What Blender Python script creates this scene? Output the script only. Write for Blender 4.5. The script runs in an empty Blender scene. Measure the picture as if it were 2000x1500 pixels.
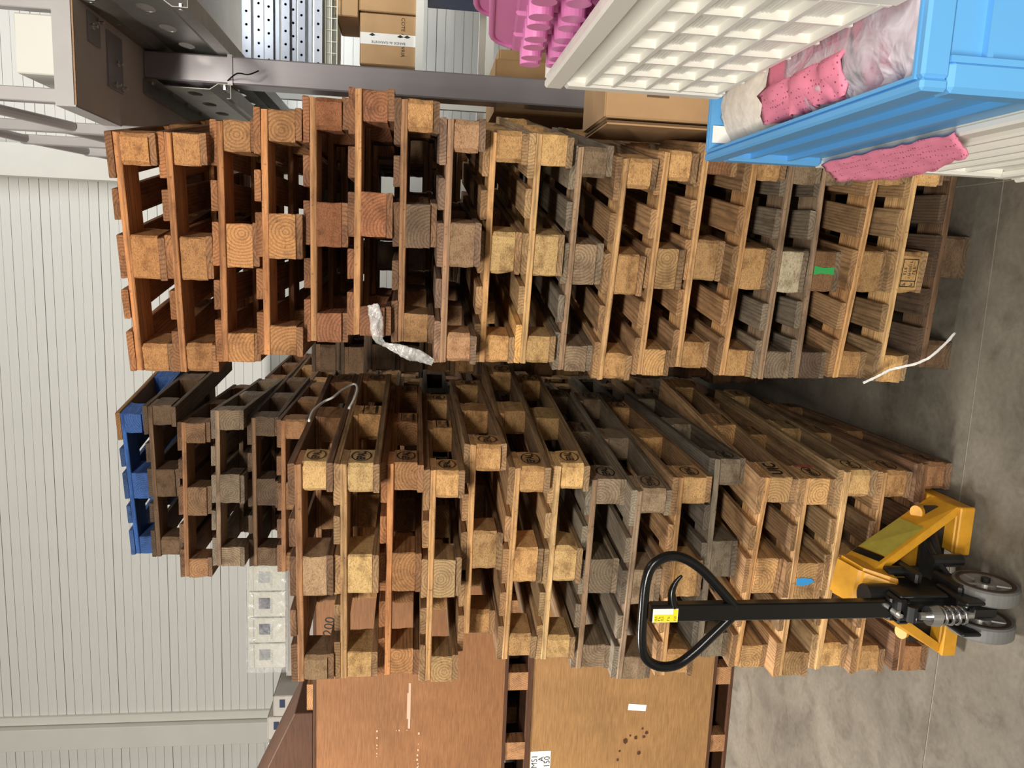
import bpy, bmesh, math, random
from mathutils import Vector, Matrix, Euler

random.seed(11)
scene = bpy.context.scene
COL = scene.collection
R = math.radians

# ------------------------------------------------------------------ camera
# the photograph was taken in portrait and stored lying on its side: world "up" is the picture's left
CAM_H, PITCH, ROLL, YAW, FPX = 1.938, R(7.30), R(-1.26), R(9.1), 1513.5
cp, sp = math.cos(PITCH), math.sin(PITCH)
fwd = Vector((0, cp, -sp)); up0 = Vector((0, sp, cp)); rt0 = Vector((1, 0, 0))
rt = math.cos(ROLL) * rt0 - math.sin(ROLL) * up0
upv = math.sin(ROLL) * rt0 + math.cos(ROLL) * up0
RZ = Matrix.Rotation(YAW, 3, 'Z')
fwd, rt, upv = RZ @ fwd, RZ @ rt, RZ @ upv
cam_d = bpy.data.cameras.new('camera')
cam_d.sensor_fit = 'HORIZONTAL'; cam_d.sensor_width = 36.0
cam_d.lens = FPX / 2000.0 * 36.0
cam_d.clip_start = 0.02; cam_d.clip_end = 100
cam = bpy.data.objects.new('camera', cam_d); COL.objects.link(cam)
ax, ay, az = -upv, rt, -fwd
cam.matrix_world = Matrix(((ax.x, ay.x, az.x, 0), (ax.y, ay.y, az.y, 0), (ax.z, ay.z, az.z, CAM_H), (0, 0, 0, 1)))
scene.camera = cam

# ------------------------------------------------------------------ world, lamps, exposure
scene.view_settings.view_transform = 'Standard'
scene.view_settings.look = 'None'
scene.view_settings.gamma = 1.0
scene.view_settings.use_curve_mapping = False
scene.view_settings.exposure = -0.18
w = bpy.data.worlds.new('world'); scene.world = w; w.use_nodes = True
w.node_tree.nodes['Background'].inputs[0].default_value = (1.0, 0.95, 0.88, 1)
w.node_tree.nodes['Background'].inputs[1].default_value = 0.14

def area(name, loc, target, sx, sy, watts, col):
    d = bpy.data.lights.new(name, 'AREA'); d.shape = 'RECTANGLE'; d.size = sx; d.size_y = sy
    d.energy = watts; d.color = col
    o = bpy.data.objects.new(name, d); COL.objects.link(o); o.location = loc
    o.rotation_euler = (Vector(target) - Vector(loc)).to_track_quat('-Z', 'Y').to_euler()
    return o
area('hall_lamp_left', (-2.3, -4.2, 4.9), (-0.9, 2.6, 1.2), 2.6, 0.5, 560, (1.0, 0.94, 0.84))
area('hall_lamp_right', (1.5, -4.4, 4.9), (-0.3, 2.6, 1.2), 2.6, 0.5, 300, (1.0, 0.94, 0.84))
area('hall_lamp_rear', (-3.9, 2.7, 5.4), (-3.8, 3.3, 0.0), 2.0, 0.6, 190, (1.0, 0.96, 0.90)).data.spread = R(84)
area('mezzanine_lamp', (1.75, 4.35, 3.02), (1.75, 4.9, 0.0), 1.0, 0.2, 20, (0.93, 0.97, 1.0))
area('wall_fill_light', (1.6, 5.95, 3.02), (1.5, 6.2, 0.0), 1.6, 0.15, 24, (0.95, 0.98, 1.0))  # added fill light behind the rack, there only to brighten the wall
area('upper_floor_lamp', (1.9, 3.6, 6.2), (1.2, 5.5, 3.2), 1.5, 0.5, 60, (0.97, 0.98, 1.0))

# ------------------------------------------------------------------ material helpers
def lin(r, g, b):
    f = lambda c: (c / 255) / 12.92 if c <= 10 else (((c / 255) + 0.055) / 1.055) ** 2.4
    return (f(r), f(g), f(b), 1.0)

def mat(name, col, rough=0.6, metal=0.0, **kw):
    m = bpy.data.materials.new(name); m.use_nodes = True
    b = m.node_tree.nodes['Principled BSDF']
    b.inputs['Base Color'].default_value = col
    b.inputs['Roughness'].default_value = rough
    b.inputs['Metallic'].default_value = metal
    for k, v in kw.items(): b.inputs[k].default_value = v
    return m

class NT:
    def __init__(s, m):
        s.t = m.node_tree; s.b = s.t.nodes['Principled BSDF']
    def n(s, typ, **kw):
        nd = s.t.nodes.new(typ)
        for k, v in kw.items():
            if k in nd.inputs: nd.inputs[k].default_value = v
            else: setattr(nd, k, v)
        return nd
    def l(s, a, b): s.t.links.new(a, b)
    def mapping(s, scale, rand=False, kind='Object'):
        tc = s.n('ShaderNodeTexCoord'); out = tc.outputs[kind]
        if rand:
            oi = s.n('ShaderNodeObjectInfo')
            mu = s.n('ShaderNodeMath', operation='MULTIPLY'); s.l(oi.outputs['Random'], mu.inputs[0]); mu.inputs[1].default_value = 37.0
            va = s.n('ShaderNodeVectorMath', operation='ADD'); s.l(out, va.inputs[0]); s.l(mu.outputs[0], va.inputs[1]); out = va.outputs[0]
        mp = s.n('ShaderNodeMapping'); mp.inputs['Scale'].default_value = scale; s.l(out, mp.inputs[0])
        return mp.outputs[0]
    def noise(s, vec, scale, detail=4, rough=0.55, dist=0.0):
        nd = s.n('ShaderNodeTexNoise'); s.l(vec, nd.inputs['Vector'])
        nd.inputs['Scale'].default_value = scale; nd.inputs['Detail'].default_value = detail
        nd.inputs['Roughness'].default_value = rough; nd.inputs['Distortion'].default_value = dist
        return nd.outputs['Fac']
    def ramp(s, fac, stops):
        nd = s.n('ShaderNodeValToRGB'); s.l(fac, nd.inputs[0]); e = nd.color_ramp.elements
        while len(e) < len(stops): e.new(0.5)
        for i, (p, c) in enumerate(stops):
            e[i].position = p; e[i].color = c if len(c) == 4 else (*c, 1)
        return nd.outputs[0]
    def mix(s, a, b, fac=0.5, mode='MIX'):
        nd = s.n('ShaderNodeMix', data_type='RGBA', blend_type=mode)
        for sock, v in ((nd.inputs[0], fac), (nd.inputs[6], a), (nd.inputs[7], b)):
            if hasattr(v, 'links'): s.l(v, sock)
            else: sock.default_value = v
        return nd.outputs[2]
    def bump(s, h, strength=0.3, dist=0.002):
        nd = s.n('ShaderNodeBump'); nd.inputs['Strength'].default_value = strength; nd.inputs['Distance'].default_value = dist
        s.l(h, nd.inputs['Height']); s.l(nd.outputs[0], s.b.inputs['Normal'])

g = lambda v: (v, v, v, 1)

def wood_mat():
    m = mat('weathered_plank_wood', g(.5), 0.82); t = NT(m)
    oi = t.n('ShaderNodeObjectInfo')
    v = t.mapping((1, 0.06, 1), rand=True)
    fine = t.noise(v, 190, 5, 0.6)
    c1 = t.ramp(fine, [(0.25, g(0.62)), (0.6, g(1.08))])
    tc = t.n('ShaderNodeTexCoord'); wn = t.n('ShaderNodeTexWhiteNoise', noise_dimensions='1D'); t.l(oi.outputs['Random'], wn.inputs['W'])
    vs = t.n('ShaderNodeVectorMath', operation='SUBTRACT'); t.l(wn.outputs['Color'], vs.inputs[0]); vs.inputs[1].default_value = (0.5, 0.5, 0.3)
    vm = t.n('ShaderNodeVectorMath', operation='MULTIPLY'); t.l(vs.outputs[0], vm.inputs[0]); vm.inputs[1].default_value = (0.09, 3.0, 0.11)
    va = t.n('ShaderNodeVectorMath', operation='ADD'); t.l(tc.outputs['Object'], va.inputs[0]); t.l(vm.outputs[0], va.inputs[1])
    mp = t.n('ShaderNodeMapping'); mp.inputs['Scale'].default_value = (1, 0.03, 1); t.l(va.outputs[0], mp.inputs[0])
    wv = t.n('ShaderNodeTexWave', wave_type='RINGS', rings_direction='Y'); t.l(mp.outputs[0], wv.inputs['Vector'])
    wv.inputs['Scale'].default_value = 30; wv.inputs['Distortion'].default_value = 2.2; wv.inputs['Detail'].default_value = 2
    wv.inputs['Detail Scale'].default_value = 0.35
    c2 = t.ramp(wv.outputs['Fac'], [(0.0, g(0.50)), (0.35, g(0.92)), (1.0, g(1.06))])
    v2 = t.mapping((1, 0.35, 1), rand=True)
    st = t.noise(v2, 11, 5, 0.62, 0.4)
    c3 = t.ramp(st, [(0.30, (0.50, 0.46, 0.43)), (0.52, g(1.0)), (0.75, (1.1, 1.07, 1.0))])
    sp_ = t.noise(t.mapping((1, 1, 1), rand=True), 95, 2, 0.5)
    c4 = t.ramp(sp_, [(0.27, g(0.35)), (0.36, g(1.0))])
    c = t.mix(oi.outputs['Color'], c1, 1.0, 'MULTIPLY'); c = t.mix(c, c2, 0.7, 'MULTIPLY')
    c = t.mix(c, c3, 1.0, 'MULTIPLY'); c = t.mix(c, c4, 0.7, 'MULTIPLY')
    t.l(c, t.b.inputs['Base Color']); t.bump(fine, 0.5, 0.003)
    return m

def chip_mat():
    m = mat('pressed_chip_block', g(.5), 0.88); t = NT(m)
    oi = t.n('ShaderNodeObjectInfo')
    v = t.mapping((1, 1, 1.7), rand=True)
    vo = t.n('ShaderNodeTexVoronoi'); t.l(v, vo.inputs['Vector']); vo.inputs['Scale'].default_value = 230
    vo.inputs['Randomness'].default_value = 1.0
    hs = t.n('ShaderNodeSeparateColor'); t.l(vo.outputs['Color'], hs.inputs[0])
    c1 = t.ramp(hs.outputs[0], [(0.0, (0.62, 0.54, 0.46)), (0.3, g(0.94)), (0.85, (1.1, 1.08, 1.04)), (1.0, (1.25, 1.22, 1.16))])
    n1 = t.noise(v, 330, 3, 0.6)
    c2 = t.ramp(n1, [(0.3, g(0.72)), (0.6, g(1.06))])
    st = t.noise(v, 14, 4, 0.6)
    c3 = t.ramp(st, [(0.30, (0.55, 0.50, 0.46)), (0.5, g(1.0)), (0.75, g(1.07))])
    c = t.mix(oi.outputs['Color'], c1, 0.85, 'MULTIPLY'); c = t.mix(c, c2, 1.0, 'MULTIPLY'); c = t.mix(c, c3, 1.0, 'MULTIPLY')
    t.l(c, t.b.inputs['Base Color']); t.bump(n1, 0.5, 0.003)
    return m

def noisy(name, col, rough, scale, lo=0.8, hi=1.08, bump=0.0, metal=0.0, vec=(1, 1, 1), rand=False, detail=4):
    m = mat(name, col, rough, metal); t = NT(m)
    f = t.noise(t.mapping(vec, rand), scale, detail, 0.6)
    c = t.mix(col, t.ramp(f, [(0.3, g(lo)), (0.7, g(hi))]), 1.0, 'MULTIPLY')
    t.l(c, t.b.inputs['Base Color'])
    if bump: t.bump(f, bump, 0.002)
    return m

def plywood_mat(name, col):
    m = mat(name, col, 0.62); t = NT(m)
    v = t.mapping((1, 1, 14))
    f = t.noise(v, 9, 6, 0.65, 0.3); f2 = t.noise(t.mapping((1, 1, 1)), 2.2, 4, 0.6)
    f3 = t.noise(t.mapping((2, 2, 60)), 14, 3, 0.7)
    c = t.mix(col, t.ramp(f, [(0.3, (0.70, 0.66, 0.60)), (0.65, g(1.10))]), 1.0, 'MULTIPLY')
    c = t.mix(c, t.ramp(f2, [(0.3, g(0.78)), (0.65, g(1.06))]), 1.0, 'MULTIPLY')
    c = t.mix(c, t.ramp(f3, [(0.3, g(0.86)), (0.6, g(1.03))]), 1.0, 'MULTIPLY')
    t.l(c, t.b.inputs['Base Color']); t.bump(f, 0.15, 0.002)
    return m

def concrete_mat():
    m = mat('polished_concrete', g(.3), 0.55); t = NT(m)
    v = t.mapping((1, 1, 1), kind='Generated') if False else t.mapping((1, 1, 1))
    geo = t.n('ShaderNodeNewGeometry')
    f = t.noise(geo.outputs['Position'], 1.6, 8, 0.62, 0.3); f2 = t.noise(geo.outputs['Position'], 45, 4, 0.6)
    f3 = t.noise(geo.outputs['Position'], 5, 6, 0.7, 0.8)
    c = t.ramp(f, [(0.28, lin(86, 81, 73)), (0.5, lin(113, 107, 96)), (0.72, lin(136, 129, 117))])
    c = t.mix(c, t.ramp(f2, [(0.3, g(0.84)), (0.65, g(1.04))]), 1.0, 'MULTIPLY')
    c = t.mix(c, t.ramp(f3, [(0.33, g(0.72)), (0.5, g(1.0))]), 1.0, 'MULTIPLY')
    t.l(c, t.b.inputs['Base Color'])
    r_ = t.ramp(f3, [(0.3, g(0.42)), (0.7, g(0.62))]); t.l(r_, t.b.inputs['Roughness'])
    t.bump(f2, 0.08, 0.001)
    return m

def film_mat(name='clear_plastic_film', tint=(0.95, 0.95, 0.97, 1), opac=0.28):
    m = bpy.data.materials.new(name); m.use_nodes = True; t = NT(m); b = t.b
    b.inputs['Base Color'].default_value = tint; b.inputs['Roughness'].default_value = 0.12
    b.inputs['Specular IOR Level'].default_value = 0.8
    tr = t.n('ShaderNodeBsdfTransparent'); mx = t.n('ShaderNodeMixShader'); out = t.t.nodes['Material Output']
    f = t.noise(t.mapping((1, 1, 1)), 15, 3, 0.6, 1.5)
    fr = t.ramp(f, [(0.35, g(opac * 0.6)), (0.7, g(min(1, opac * 2.2)))])
    t.l(fr, mx.inputs[0]); t.l(tr.outputs[0], mx.inputs[1]); t.l(b.outputs[0], mx.inputs[2]); t.l(mx.outputs[0], out.inputs[0])
    t.bump(f, 0.6, 0.01)
    return m

def fabric_mat():
    m = mat('pink_dotted_fabric', lin(226, 132, 158), 0.85); t = NT(m)
    vo = t.n('ShaderNodeTexVoronoi'); t.l(t.mapping((1, 1, 1)), vo.inputs['Vector']); vo.inputs['Scale'].default_value = 170
    vo.inputs['Randomness'].default_value = 0.35
    c = t.ramp(vo.outputs['Distance'], [(0.16, lin(150, 70, 100)), (0.26, lin(228, 134, 160))])
    t.l(c, t.b.inputs['Base Color'])
    return m

M = dict(
    wood=wood_mat(), chip=chip_mat(), concrete=concrete_mat(),
    joint=noisy('pale_joint_filler', lin(150, 142, 130), 0.9, 40),
    panel=noisy('white_wall_panel', lin(224, 224, 219), 0.45, 3, 0.97, 1.02),
    groove=mat('panel_groove', lin(150, 150, 148), 0.7),
    trim=noisy('cream_painted_steel', lin(220, 220, 212), 0.45, 4, 0.96, 1.02),
    steel=noisy('grey_painted_steel', lin(150, 145, 150), 0.28, 20, 0.93, 1.04, metal=0.1, vec=(1, 1, 0.1)),
    steel2=noisy('grey_rail_steel', lin(176, 172, 172), 0.4, 8, 0.95, 1.03),
    deck=noisy('grey_deck_board', lin(208, 200, 194), 0.55, 5, 0.9, 1.05),
    deckedge=noisy('chipboard_edge', lin(168, 136, 106), 0.8, 120),
    galv=noisy('galvanised_sheet', lin(168, 170, 168), 0.38, 30, 0.85, 1.08, metal=0.75),
    galvd=noisy('dull_galvanised_joist', lin(150, 150, 144), 0.45, 14, 0.85, 1.05, metal=0.6),
    bolt=mat('zinc_bolt', lin(215, 215, 210), 0.25, 0.9),
    alu=noisy('perforated_profile_metal', lin(172, 176, 184), 0.4, 10, 0.92, 1.05, metal=0.35),
    dark=mat('painted_recess_shade', lin(28, 28, 30), 0.9),  # near-black colour standing in for shade inside the hollow profiles
    card=noisy('brown_cardboard', lin(178, 142, 100), 0.8, 6, 0.88, 1.06),
    card2=noisy('tan_cardboard', lin(190, 152, 110), 0.8, 5, 0.9, 1.06),
    corr=noisy('corrugated_cut_edge', lin(120, 92, 64), 0.9, 300, 0.5, 1.2),
    paper=mat('white_paper', lin(238, 238, 234), 0.6),
    tape=mat('white_tape', lin(228, 226, 220), 0.35),
    ink=mat('black_ink', lin(32, 28, 26), 0.7),
    inkb=mat('brown_ink', lin(70, 48, 34), 0.8),
    wplas=noisy('white_crate_plastic', lin(236, 234, 226), 0.38, 3, 0.97, 1.02),
    bplas=noisy('blue_crate_plastic', lin(96, 166, 222), 0.4, 3, 0.96, 1.04),
    pplas=mat('pink_tray_plastic', lin(240, 146, 206), 0.3, 0.0, **{'Transmission Weight': 0.25}),
    fabric=fabric_mat(), film=film_mat(opac=0.13),
    bag=film_mat('milky_bag_film', (0.80, 0.74, 0.82, 1), 0.36),
    fluff=noisy('white_padding', lin(232, 222, 210), 0.9, 60, 0.85, 1.05, 0.5),
    yellow=noisy('yellow_truck_paint', lin(214, 154, 42), 0.42, 12, 0.74, 1.06),
    sticker=noisy('worn_green_sticker', lin(160, 148, 62), 0.4, 25, 0.85, 1.1),
    black=mat('gloss_black_paint', lin(16, 16, 16), 0.22),
    black2=noisy('greasy_black_steel', lin(26, 26, 26), 0.4, 30, 0.6, 1.3),
    rubber=noisy('grey_wheel_tread', lin(112, 112, 110), 0.6, 20, 0.85, 1.05),
    rimdark=mat('brown_wheel_ring', lin(70, 52, 44), 0.55),
    hub=mat('cast_wheel_hub', lin(160, 158, 155), 0.4, 0.5),
    chrome=mat('bright_spring_steel', lin(200, 200, 200), 0.2, 0.95),
    ply=plywood_mat('plywood_brown', lin(146, 100, 62)),
    ply2=plywood_mat('plywood_tan', lin(162, 122, 76)),
    brown=plywood_mat('dark_brown_panel', lin(82, 50, 29)),
    greybox=noisy('grey_carton', lin(178, 172, 164), 0.7, 8, 0.94, 1.04),
    whitebox=noisy('white_carton', lin(228, 226, 208), 0.6, 6, 0.95, 1.03),
    navy=mat('navy_label', lin(44, 54, 80), 0.5),
    bluebox=noisy('dark_blue_plastic', lin(34, 60, 128), 0.4, 5, 0.9, 1.1),
    ylabel=mat('yellow_label', lin(250, 226, 40), 0.5),
    gpaint=mat('green_spray_paint', lin(60, 176, 92), 0.6),
    bpaint=mat('blue_spray_paint', lin(58, 156, 226), 0.6),
    rpaint=mat('red_spray_paint', lin(200, 84, 84), 0.7),
    chalk=mat('faint_chalk', lin(196, 164, 140), 0.9),
    string=mat('white_plastic_string', lin(226, 224, 220), 0.4),
    wire=mat('pale_wire', lin(226, 232, 210), 0.35, 0.3),
)

# ------------------------------------------------------------------ mesh helpers
def link(name, data, parent=None):
    o = bpy.data.objects.new(name, data); COL.objects.link(o)
    if parent: o.parent = parent
    return o

def finish(name, bm, m, parent=None, smooth=False, loc=None, rot=None):
    me = bpy.data.meshes.new(name); bmesh.ops.recalc_face_normals(bm, faces=bm.faces); bm.to_mesh(me); bm.free()
    if smooth:
        for p in me.polygons: p.use_smooth = True
    me.materials.append(m if not isinstance(m, str) else M[m])
    o = link(name, me, parent)
    if loc: o.location = loc
    if rot: o.rotation_euler = rot
    return o

def box(bm, x0, x1, y0, y1, z0, z1, bev=0.0):
    r_ = bmesh.ops.create_cube(bm, size=1.0)
    vs = r_['verts']
    for v in vs:
        v.co = Vector(((x0 + x1) / 2 + v.co.x * (x1 - x0), (y0 + y1) / 2 + v.co.y * (y1 - y0), (z0 + z1) / 2 + v.co.z * (z1 - z0)))
    if bev:
        es = list({e for v in vs for e in v.link_edges})
        bmesh.ops.bevel(bm, geom=es, offset=bev, segments=1, affect='EDGES')
    return vs

def obox(name, x0, x1, y0, y1, z0, z1, m, parent=None, bev=0.0, **kw):
    bm = bmesh.new(); box(bm, x0, x1, y0, y1, z0, z1, bev); return finish(name, bm, m, parent, **kw)

def cyl(bm, p0, p1, r0, r1=None, n=16, caps=True):
    p0, p1 = Vector(p0), Vector(p1); d = p1 - p0
    q = d.to_track_quat('Z', 'Y').to_matrix().to_4x4()
    bmesh.ops.create_cone(bm, cap_ends=caps, segments=n, radius1=r0, radius2=r0 if r1 is None else r1, depth=d.length,
                          matrix=Matrix.Translation((p0 + p1) / 2) @ q)

def tube(bm, pts, r, n=10, closed=False):
    pts = [Vector(p) for p in pts]; N = len(pts); rings = []
    up = Vector((0.13, 0.2, 1)).normalized(); prev = None
    for i, p in enumerate(pts):
        a = pts[(i - 1) % N] if (closed or i > 0) else p
        b = pts[(i + 1) % N] if (closed or i < N - 1) else p
        t = (b - a).normalized()
        if prev is None:
            u = t.cross(up)
            if u.length < 1e-3: u = t.cross(Vector((1, 0, 0)))
            u.normalize()
        else:
            u = (prev - t * prev.dot(t)).normalized()
        prev = u; v = t.cross(u)
        rr = r(i / (N - 1)) if callable(r) else r
        rings.append([bm.verts.new(p + (u * math.cos(2 * math.pi * k / n) + v * math.sin(2 * math.pi * k / n)) * rr) for k in range(n)])
    for i in range(N if closed else N - 1):
        A, B = rings[i], rings[(i + 1) % N]
        for k in range(n): bm.faces.new((A[k], A[(k + 1) % n], B[(k + 1) % n], B[k]))
    if not closed:
        bm.faces.new(rings[0]); bm.faces.new(rings[-1][::-1])

def spline(pts, k=6, closed=False):
    P = [Vector(p) for p in pts]; N = len(P); out = []
    for i in range(N if closed else N - 1):
        g_ = lambda j: P[j % N] if closed else P[max(0, min(N - 1, j))]
        a, b, c, d = g_(i - 1), g_(i), g_(i + 1), g_(i + 2)
        for s in range(k):
            t = s / k
            out.append(0.5 * ((2 * b) + (c - a) * t + (2 * a - 5 * b + 4 * c - d) * t * t + (3 * b - a - 3 * c + d) * t ** 3))
    if not closed: out.append(P[-1])
    return out

def prism(bm, poly, axis, a0, a1):
    """extrude a 2-D outline along an axis: 'x' outline is (y,z), 'y' outline is (x,z), 'z' outline is (x,y)"""
    def co(p, a): return {'x': (a, p[0], p[1]), 'y': (p[0], a, p[1]), 'z': (p[0], p[1], a)}[axis]
    A = [bm.verts.new(co(p, a0)) for p in poly]; B = [bm.verts.new(co(p, a1)) for p in poly]
    bm.faces.new(A); bm.faces.new(B[::-1]); n = len(poly)
    for i in range(n): bm.faces.new((A[i], B[i], B[(i + 1) % n], A[(i + 1) % n]))

def holed_plate(bm, L, h, holes, seg=24, zc=0.0):
    """thin sheet in the local XZ plane, length L along x, height h along z, with (x, z, rx, rz) holes one per cell"""
    n = len(holes)
    xs = [0.0] + [(holes[i][0] + holes[i + 1][0]) / 2 for i in range(n - 1)] + [L]
    for i, (hx, hz, rx, rz) in enumerate(holes):
        x0, x1 = xs[i], xs[i + 1]; z0, z1 = zc - h / 2, zc + h / 2
        I, O = [], []
        for k in range(seg):
            a = 2 * math.pi * (k + 0.5) / seg; c, s = math.cos(a), math.sin(a)
            I.append(bm.verts.new((hx + rx * c, 0, hz + rz * s)))
            tx = ((x1 - hx) if c > 0 else (hx - x0)) / max(abs(c), 1e-6); tz = ((z1 - hz) if s > 0 else (hz - z0)) / max(abs(s), 1e-6)
            # square-ish boundary
            if tx < tz: O.append(bm.verts.new((x1 if c > 0 else x0, 0, hz + s * tx)))
            else: O.append(bm.verts.new((hx + c * tz, 0, z1 if s > 0 else z0)))
        for k in range(seg):
            k2 = (k + 1) % seg; a, b = O[k].co, O[k2].co
            if abs(a.x - b.x) > 1e-7 and abs(a.z - b.z) > 1e-7:
                cx = x1 if max(a.x, b.x) > x1 - 1e-6 else x0; cz = z1 if max(a.z, b.z) > z1 - 1e-6 else z0
                v = bm.verts.new((cx, 0, cz)); bm.faces.new((I[k], O[k], v, O[k2], I[k2]))
            else: bm.faces.new((I[k], O[k], O[k2], I[k2]))

def solid(o, t, off=0):
    md = o.modifiers.new('thickness', 'SOLIDIFY'); md.thickness = t; md.offset = off; return o

def tag(o, label=None, cat=None, group=None, kind=None):
    if label: o['label'] = label
    if cat: o['category'] = cat
    if group: o['group'] = group
    if kind: o['kind'] = kind
    return o

def empty(name, loc=(0, 0, 0), rz=0.0):
    o = bpy.data.objects.new(name, None); COL.objects.link(o); o.empty_display_size = 0.05
    o.location = loc; o.rotation_euler = (0, 0, rz); return o

_tc = {}
def text_mesh(body, size, bold=0.0):
    key = (body, size, bold)
    if key in _tc: return _tc[key]
    cu = bpy.data.curves.new('lettering', 'FONT'); cu.body = body; cu.size = size; cu.align_x = 'CENTER'; cu.align_y = 'CENTER'
    cu.offset = bold; cu.resolution_u = 3
    tmp = bpy.data.objects.new('lettering', cu); COL.objects.link(tmp)
    dg = bpy.context.evaluated_depsgraph_get(); me = bpy.data.meshes.new_from_object(tmp.evaluated_get(dg))
    bpy.data.objects.remove(tmp); bpy.data.curves.remove(cu)
    _tc[key] = me
    return me

def add_text(bm, body, size, cx=0, cy=0, rot=0.0, bold=0.0):
    me = text_mesh(body, size, bold); b2 = bmesh.new(); b2.from_mesh(me)
    b2.transform(Matrix.Translation((cx, cy, 0)) @ Matrix.Rotation(rot, 4, 'Z'))
    tmp = bpy.data.meshes.new('t'); b2.to_mesh(tmp); b2.free(); bm.from_mesh(tmp); bpy.data.meshes.remove(tmp)

def ring2d(bm, rx, ry, wd, n=40, cx=0, cy=0):
    A = [bm.verts.new((cx + rx * math.cos(2 * math.pi * k / n), cy + ry * math.sin(2 * math.pi * k / n), 0)) for k in range(n)]
    B = [bm.verts.new((cx + (rx - wd) * math.cos(2 * math.pi * k / n), cy + (ry - wd) * math.sin(2 * math.pi * k / n), 0)) for k in range(n)]
    for k in range(n): bm.faces.new((A[k], A[(k + 1) % n], B[(k + 1) % n], B[k]))

def rect2d(bm, x0, x1, y0, y1):
    bm.faces.new([bm.verts.new((x, y, 0)) for x, y in ((x0, y0), (x1, y0), (x1, y1), (x0, y1))])

def mesh_only(bm, m):
    me = bpy.data.meshes.new('print'); bm.to_mesh(me); bm.free(); me.materials.append(m if not isinstance(m, str) else M[m]); return me

FRONT = (math.pi / 2, 0, 0)              # print on a face that looks towards -Y
RIGHT = (math.pi / 2, 0, math.pi / 2)    # print on a face that looks towards +X
LEFT = (math.pi / 2, 0, -math.pi / 2)

def put(name, me, loc, rot, parent):
    o = link(name, me, parent); o.location = loc; o.rotation_euler = rot; return o

# ================================================================== the setting
floor = empty('floor'); tag(floor, kind='structure')
obox('floor_base', -9, 6, -5, 6.7, -0.20, -0.003, 'joint', floor)
for (x0, x1) in ((-9, -4.6), (-4.596, 0.328), (0.332, 6)):
    for (y0, y1) in ((-5, -2.54), (-2.534, 2.436), (2.443, 6.7)):
        obox('slab', x0, x1, y0, y1, -0.003, 0.0, 'concrete', floor)

WY = 6.6
wall = empty('wall_back', (0, WY, 0)); tag(wall, kind='structure')
obox('backing', -9, 6, 0.012, 0.12, 0, 6.5, 'groove', wall)
ph = 0.0725; z = 0.0; i = 0
strip = None
while z < 6.45:
    gap = 0.006 if i % 6 == 0 else 0.0025
    if strip is None:
        bm = bmesh.new(); box(bm, -9, 6, 0.0, 0.014, 0, 1.0); strip = finish('panel', bm, 'panel', wall)
        o = strip
    else:
        o = strip.copy(); COL.objects.link(o)
    o.location = (0, 0.0015 if i % 2 else 0.0, z); o.scale = (1, 1, ph - gap); z += ph; i += 1

def column(name, x0, x1, y0, h, web=True):
    c = empty(name, ((x0 + x1) / 2, y0, 0)); hw = (x1 - x0) / 2
    obox('flange', -hw, hw, 0, 0.012, 0, h, 'trim', c); obox('flange', -hw, hw, 0.17, 0.182, 0, h, 'trim', c)
    obox('web', -0.005, 0.005, 0.012, 0.17, 0, h, 'trim', c)
    tag(c, kind='structure'); return c
column('trim_1', 0.475, 0.715, WY - 0.20, 6.4)
t2 = empty('trim_2', (-4.19, WY, 0)); tag(t2, kind='structure')
obox('cover', -0.14, 0.06, -0.09, 0, 0, 6.4, 'trim', t2, bev=0.004); obox('edge_strip', 0.068, 0.14, -0.03, 0, 0, 6.4, 'trim', t2)

# ================================================================== pallets
def jit(me_bm, amt, rnd):
    for v in me_bm.verts: v.co += Vector((rnd.uniform(-amt, amt), rnd.uniform(-amt * 1.5, amt * 1.5), rnd.uniform(-amt, amt) * 0.5))

def board_mesh(name, L, wd, th, seed, m, yo=0.0):
    rnd = random.Random(seed); bm = bmesh.new(); n = 7
    prof = []
    c = 0.0025; hw, ht = wd / 2, th / 2
    base = [(-hw, -ht + c), (-hw + c, -ht), (hw - c, -ht), (hw, -ht + c), (hw, ht - c), (hw - c, ht), (-hw + c, ht), (-hw, ht - c)]
    bow = rnd.uniform(-0.0012, 0.0012); wob = rnd.uniform(-0.003, 0.003); rings = []
    for k in range(n):
        t = k / (n - 1); y = -L / 2 + L * t
        dz = 0.0; dx = wob * math.sin(math.pi * t) + rnd.uniform(-0.0008, 0.0008)
        ring = []
        for j, (x, z_) in enumerate(base):
            yy = y
            if k in (0, n - 1): yy += rnd.uniform(0, 0.006) * (1 if k == 0 else -1)
            ring.append(bm.verts.new((x + dx + rnd.uniform(-0.0012, 0.0012), yy + yo, z_)))
        rings.append(ring)
    for a, b in zip(rings, rings[1:]):
        for j in range(8): bm.faces.new((a[j], a[(j + 1) % 8], b[(j + 1) % 8], b[j]))
    bm.faces.new(rings[0]); bm.faces.new(rings[-1][::-1])
    bmesh.ops.recalc_face_normals(bm, faces=bm.faces)
    me = bpy.data.meshes.new(name); bm.to_mesh(me); bm.free(); me.materials.append(M[m]); return me

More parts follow.
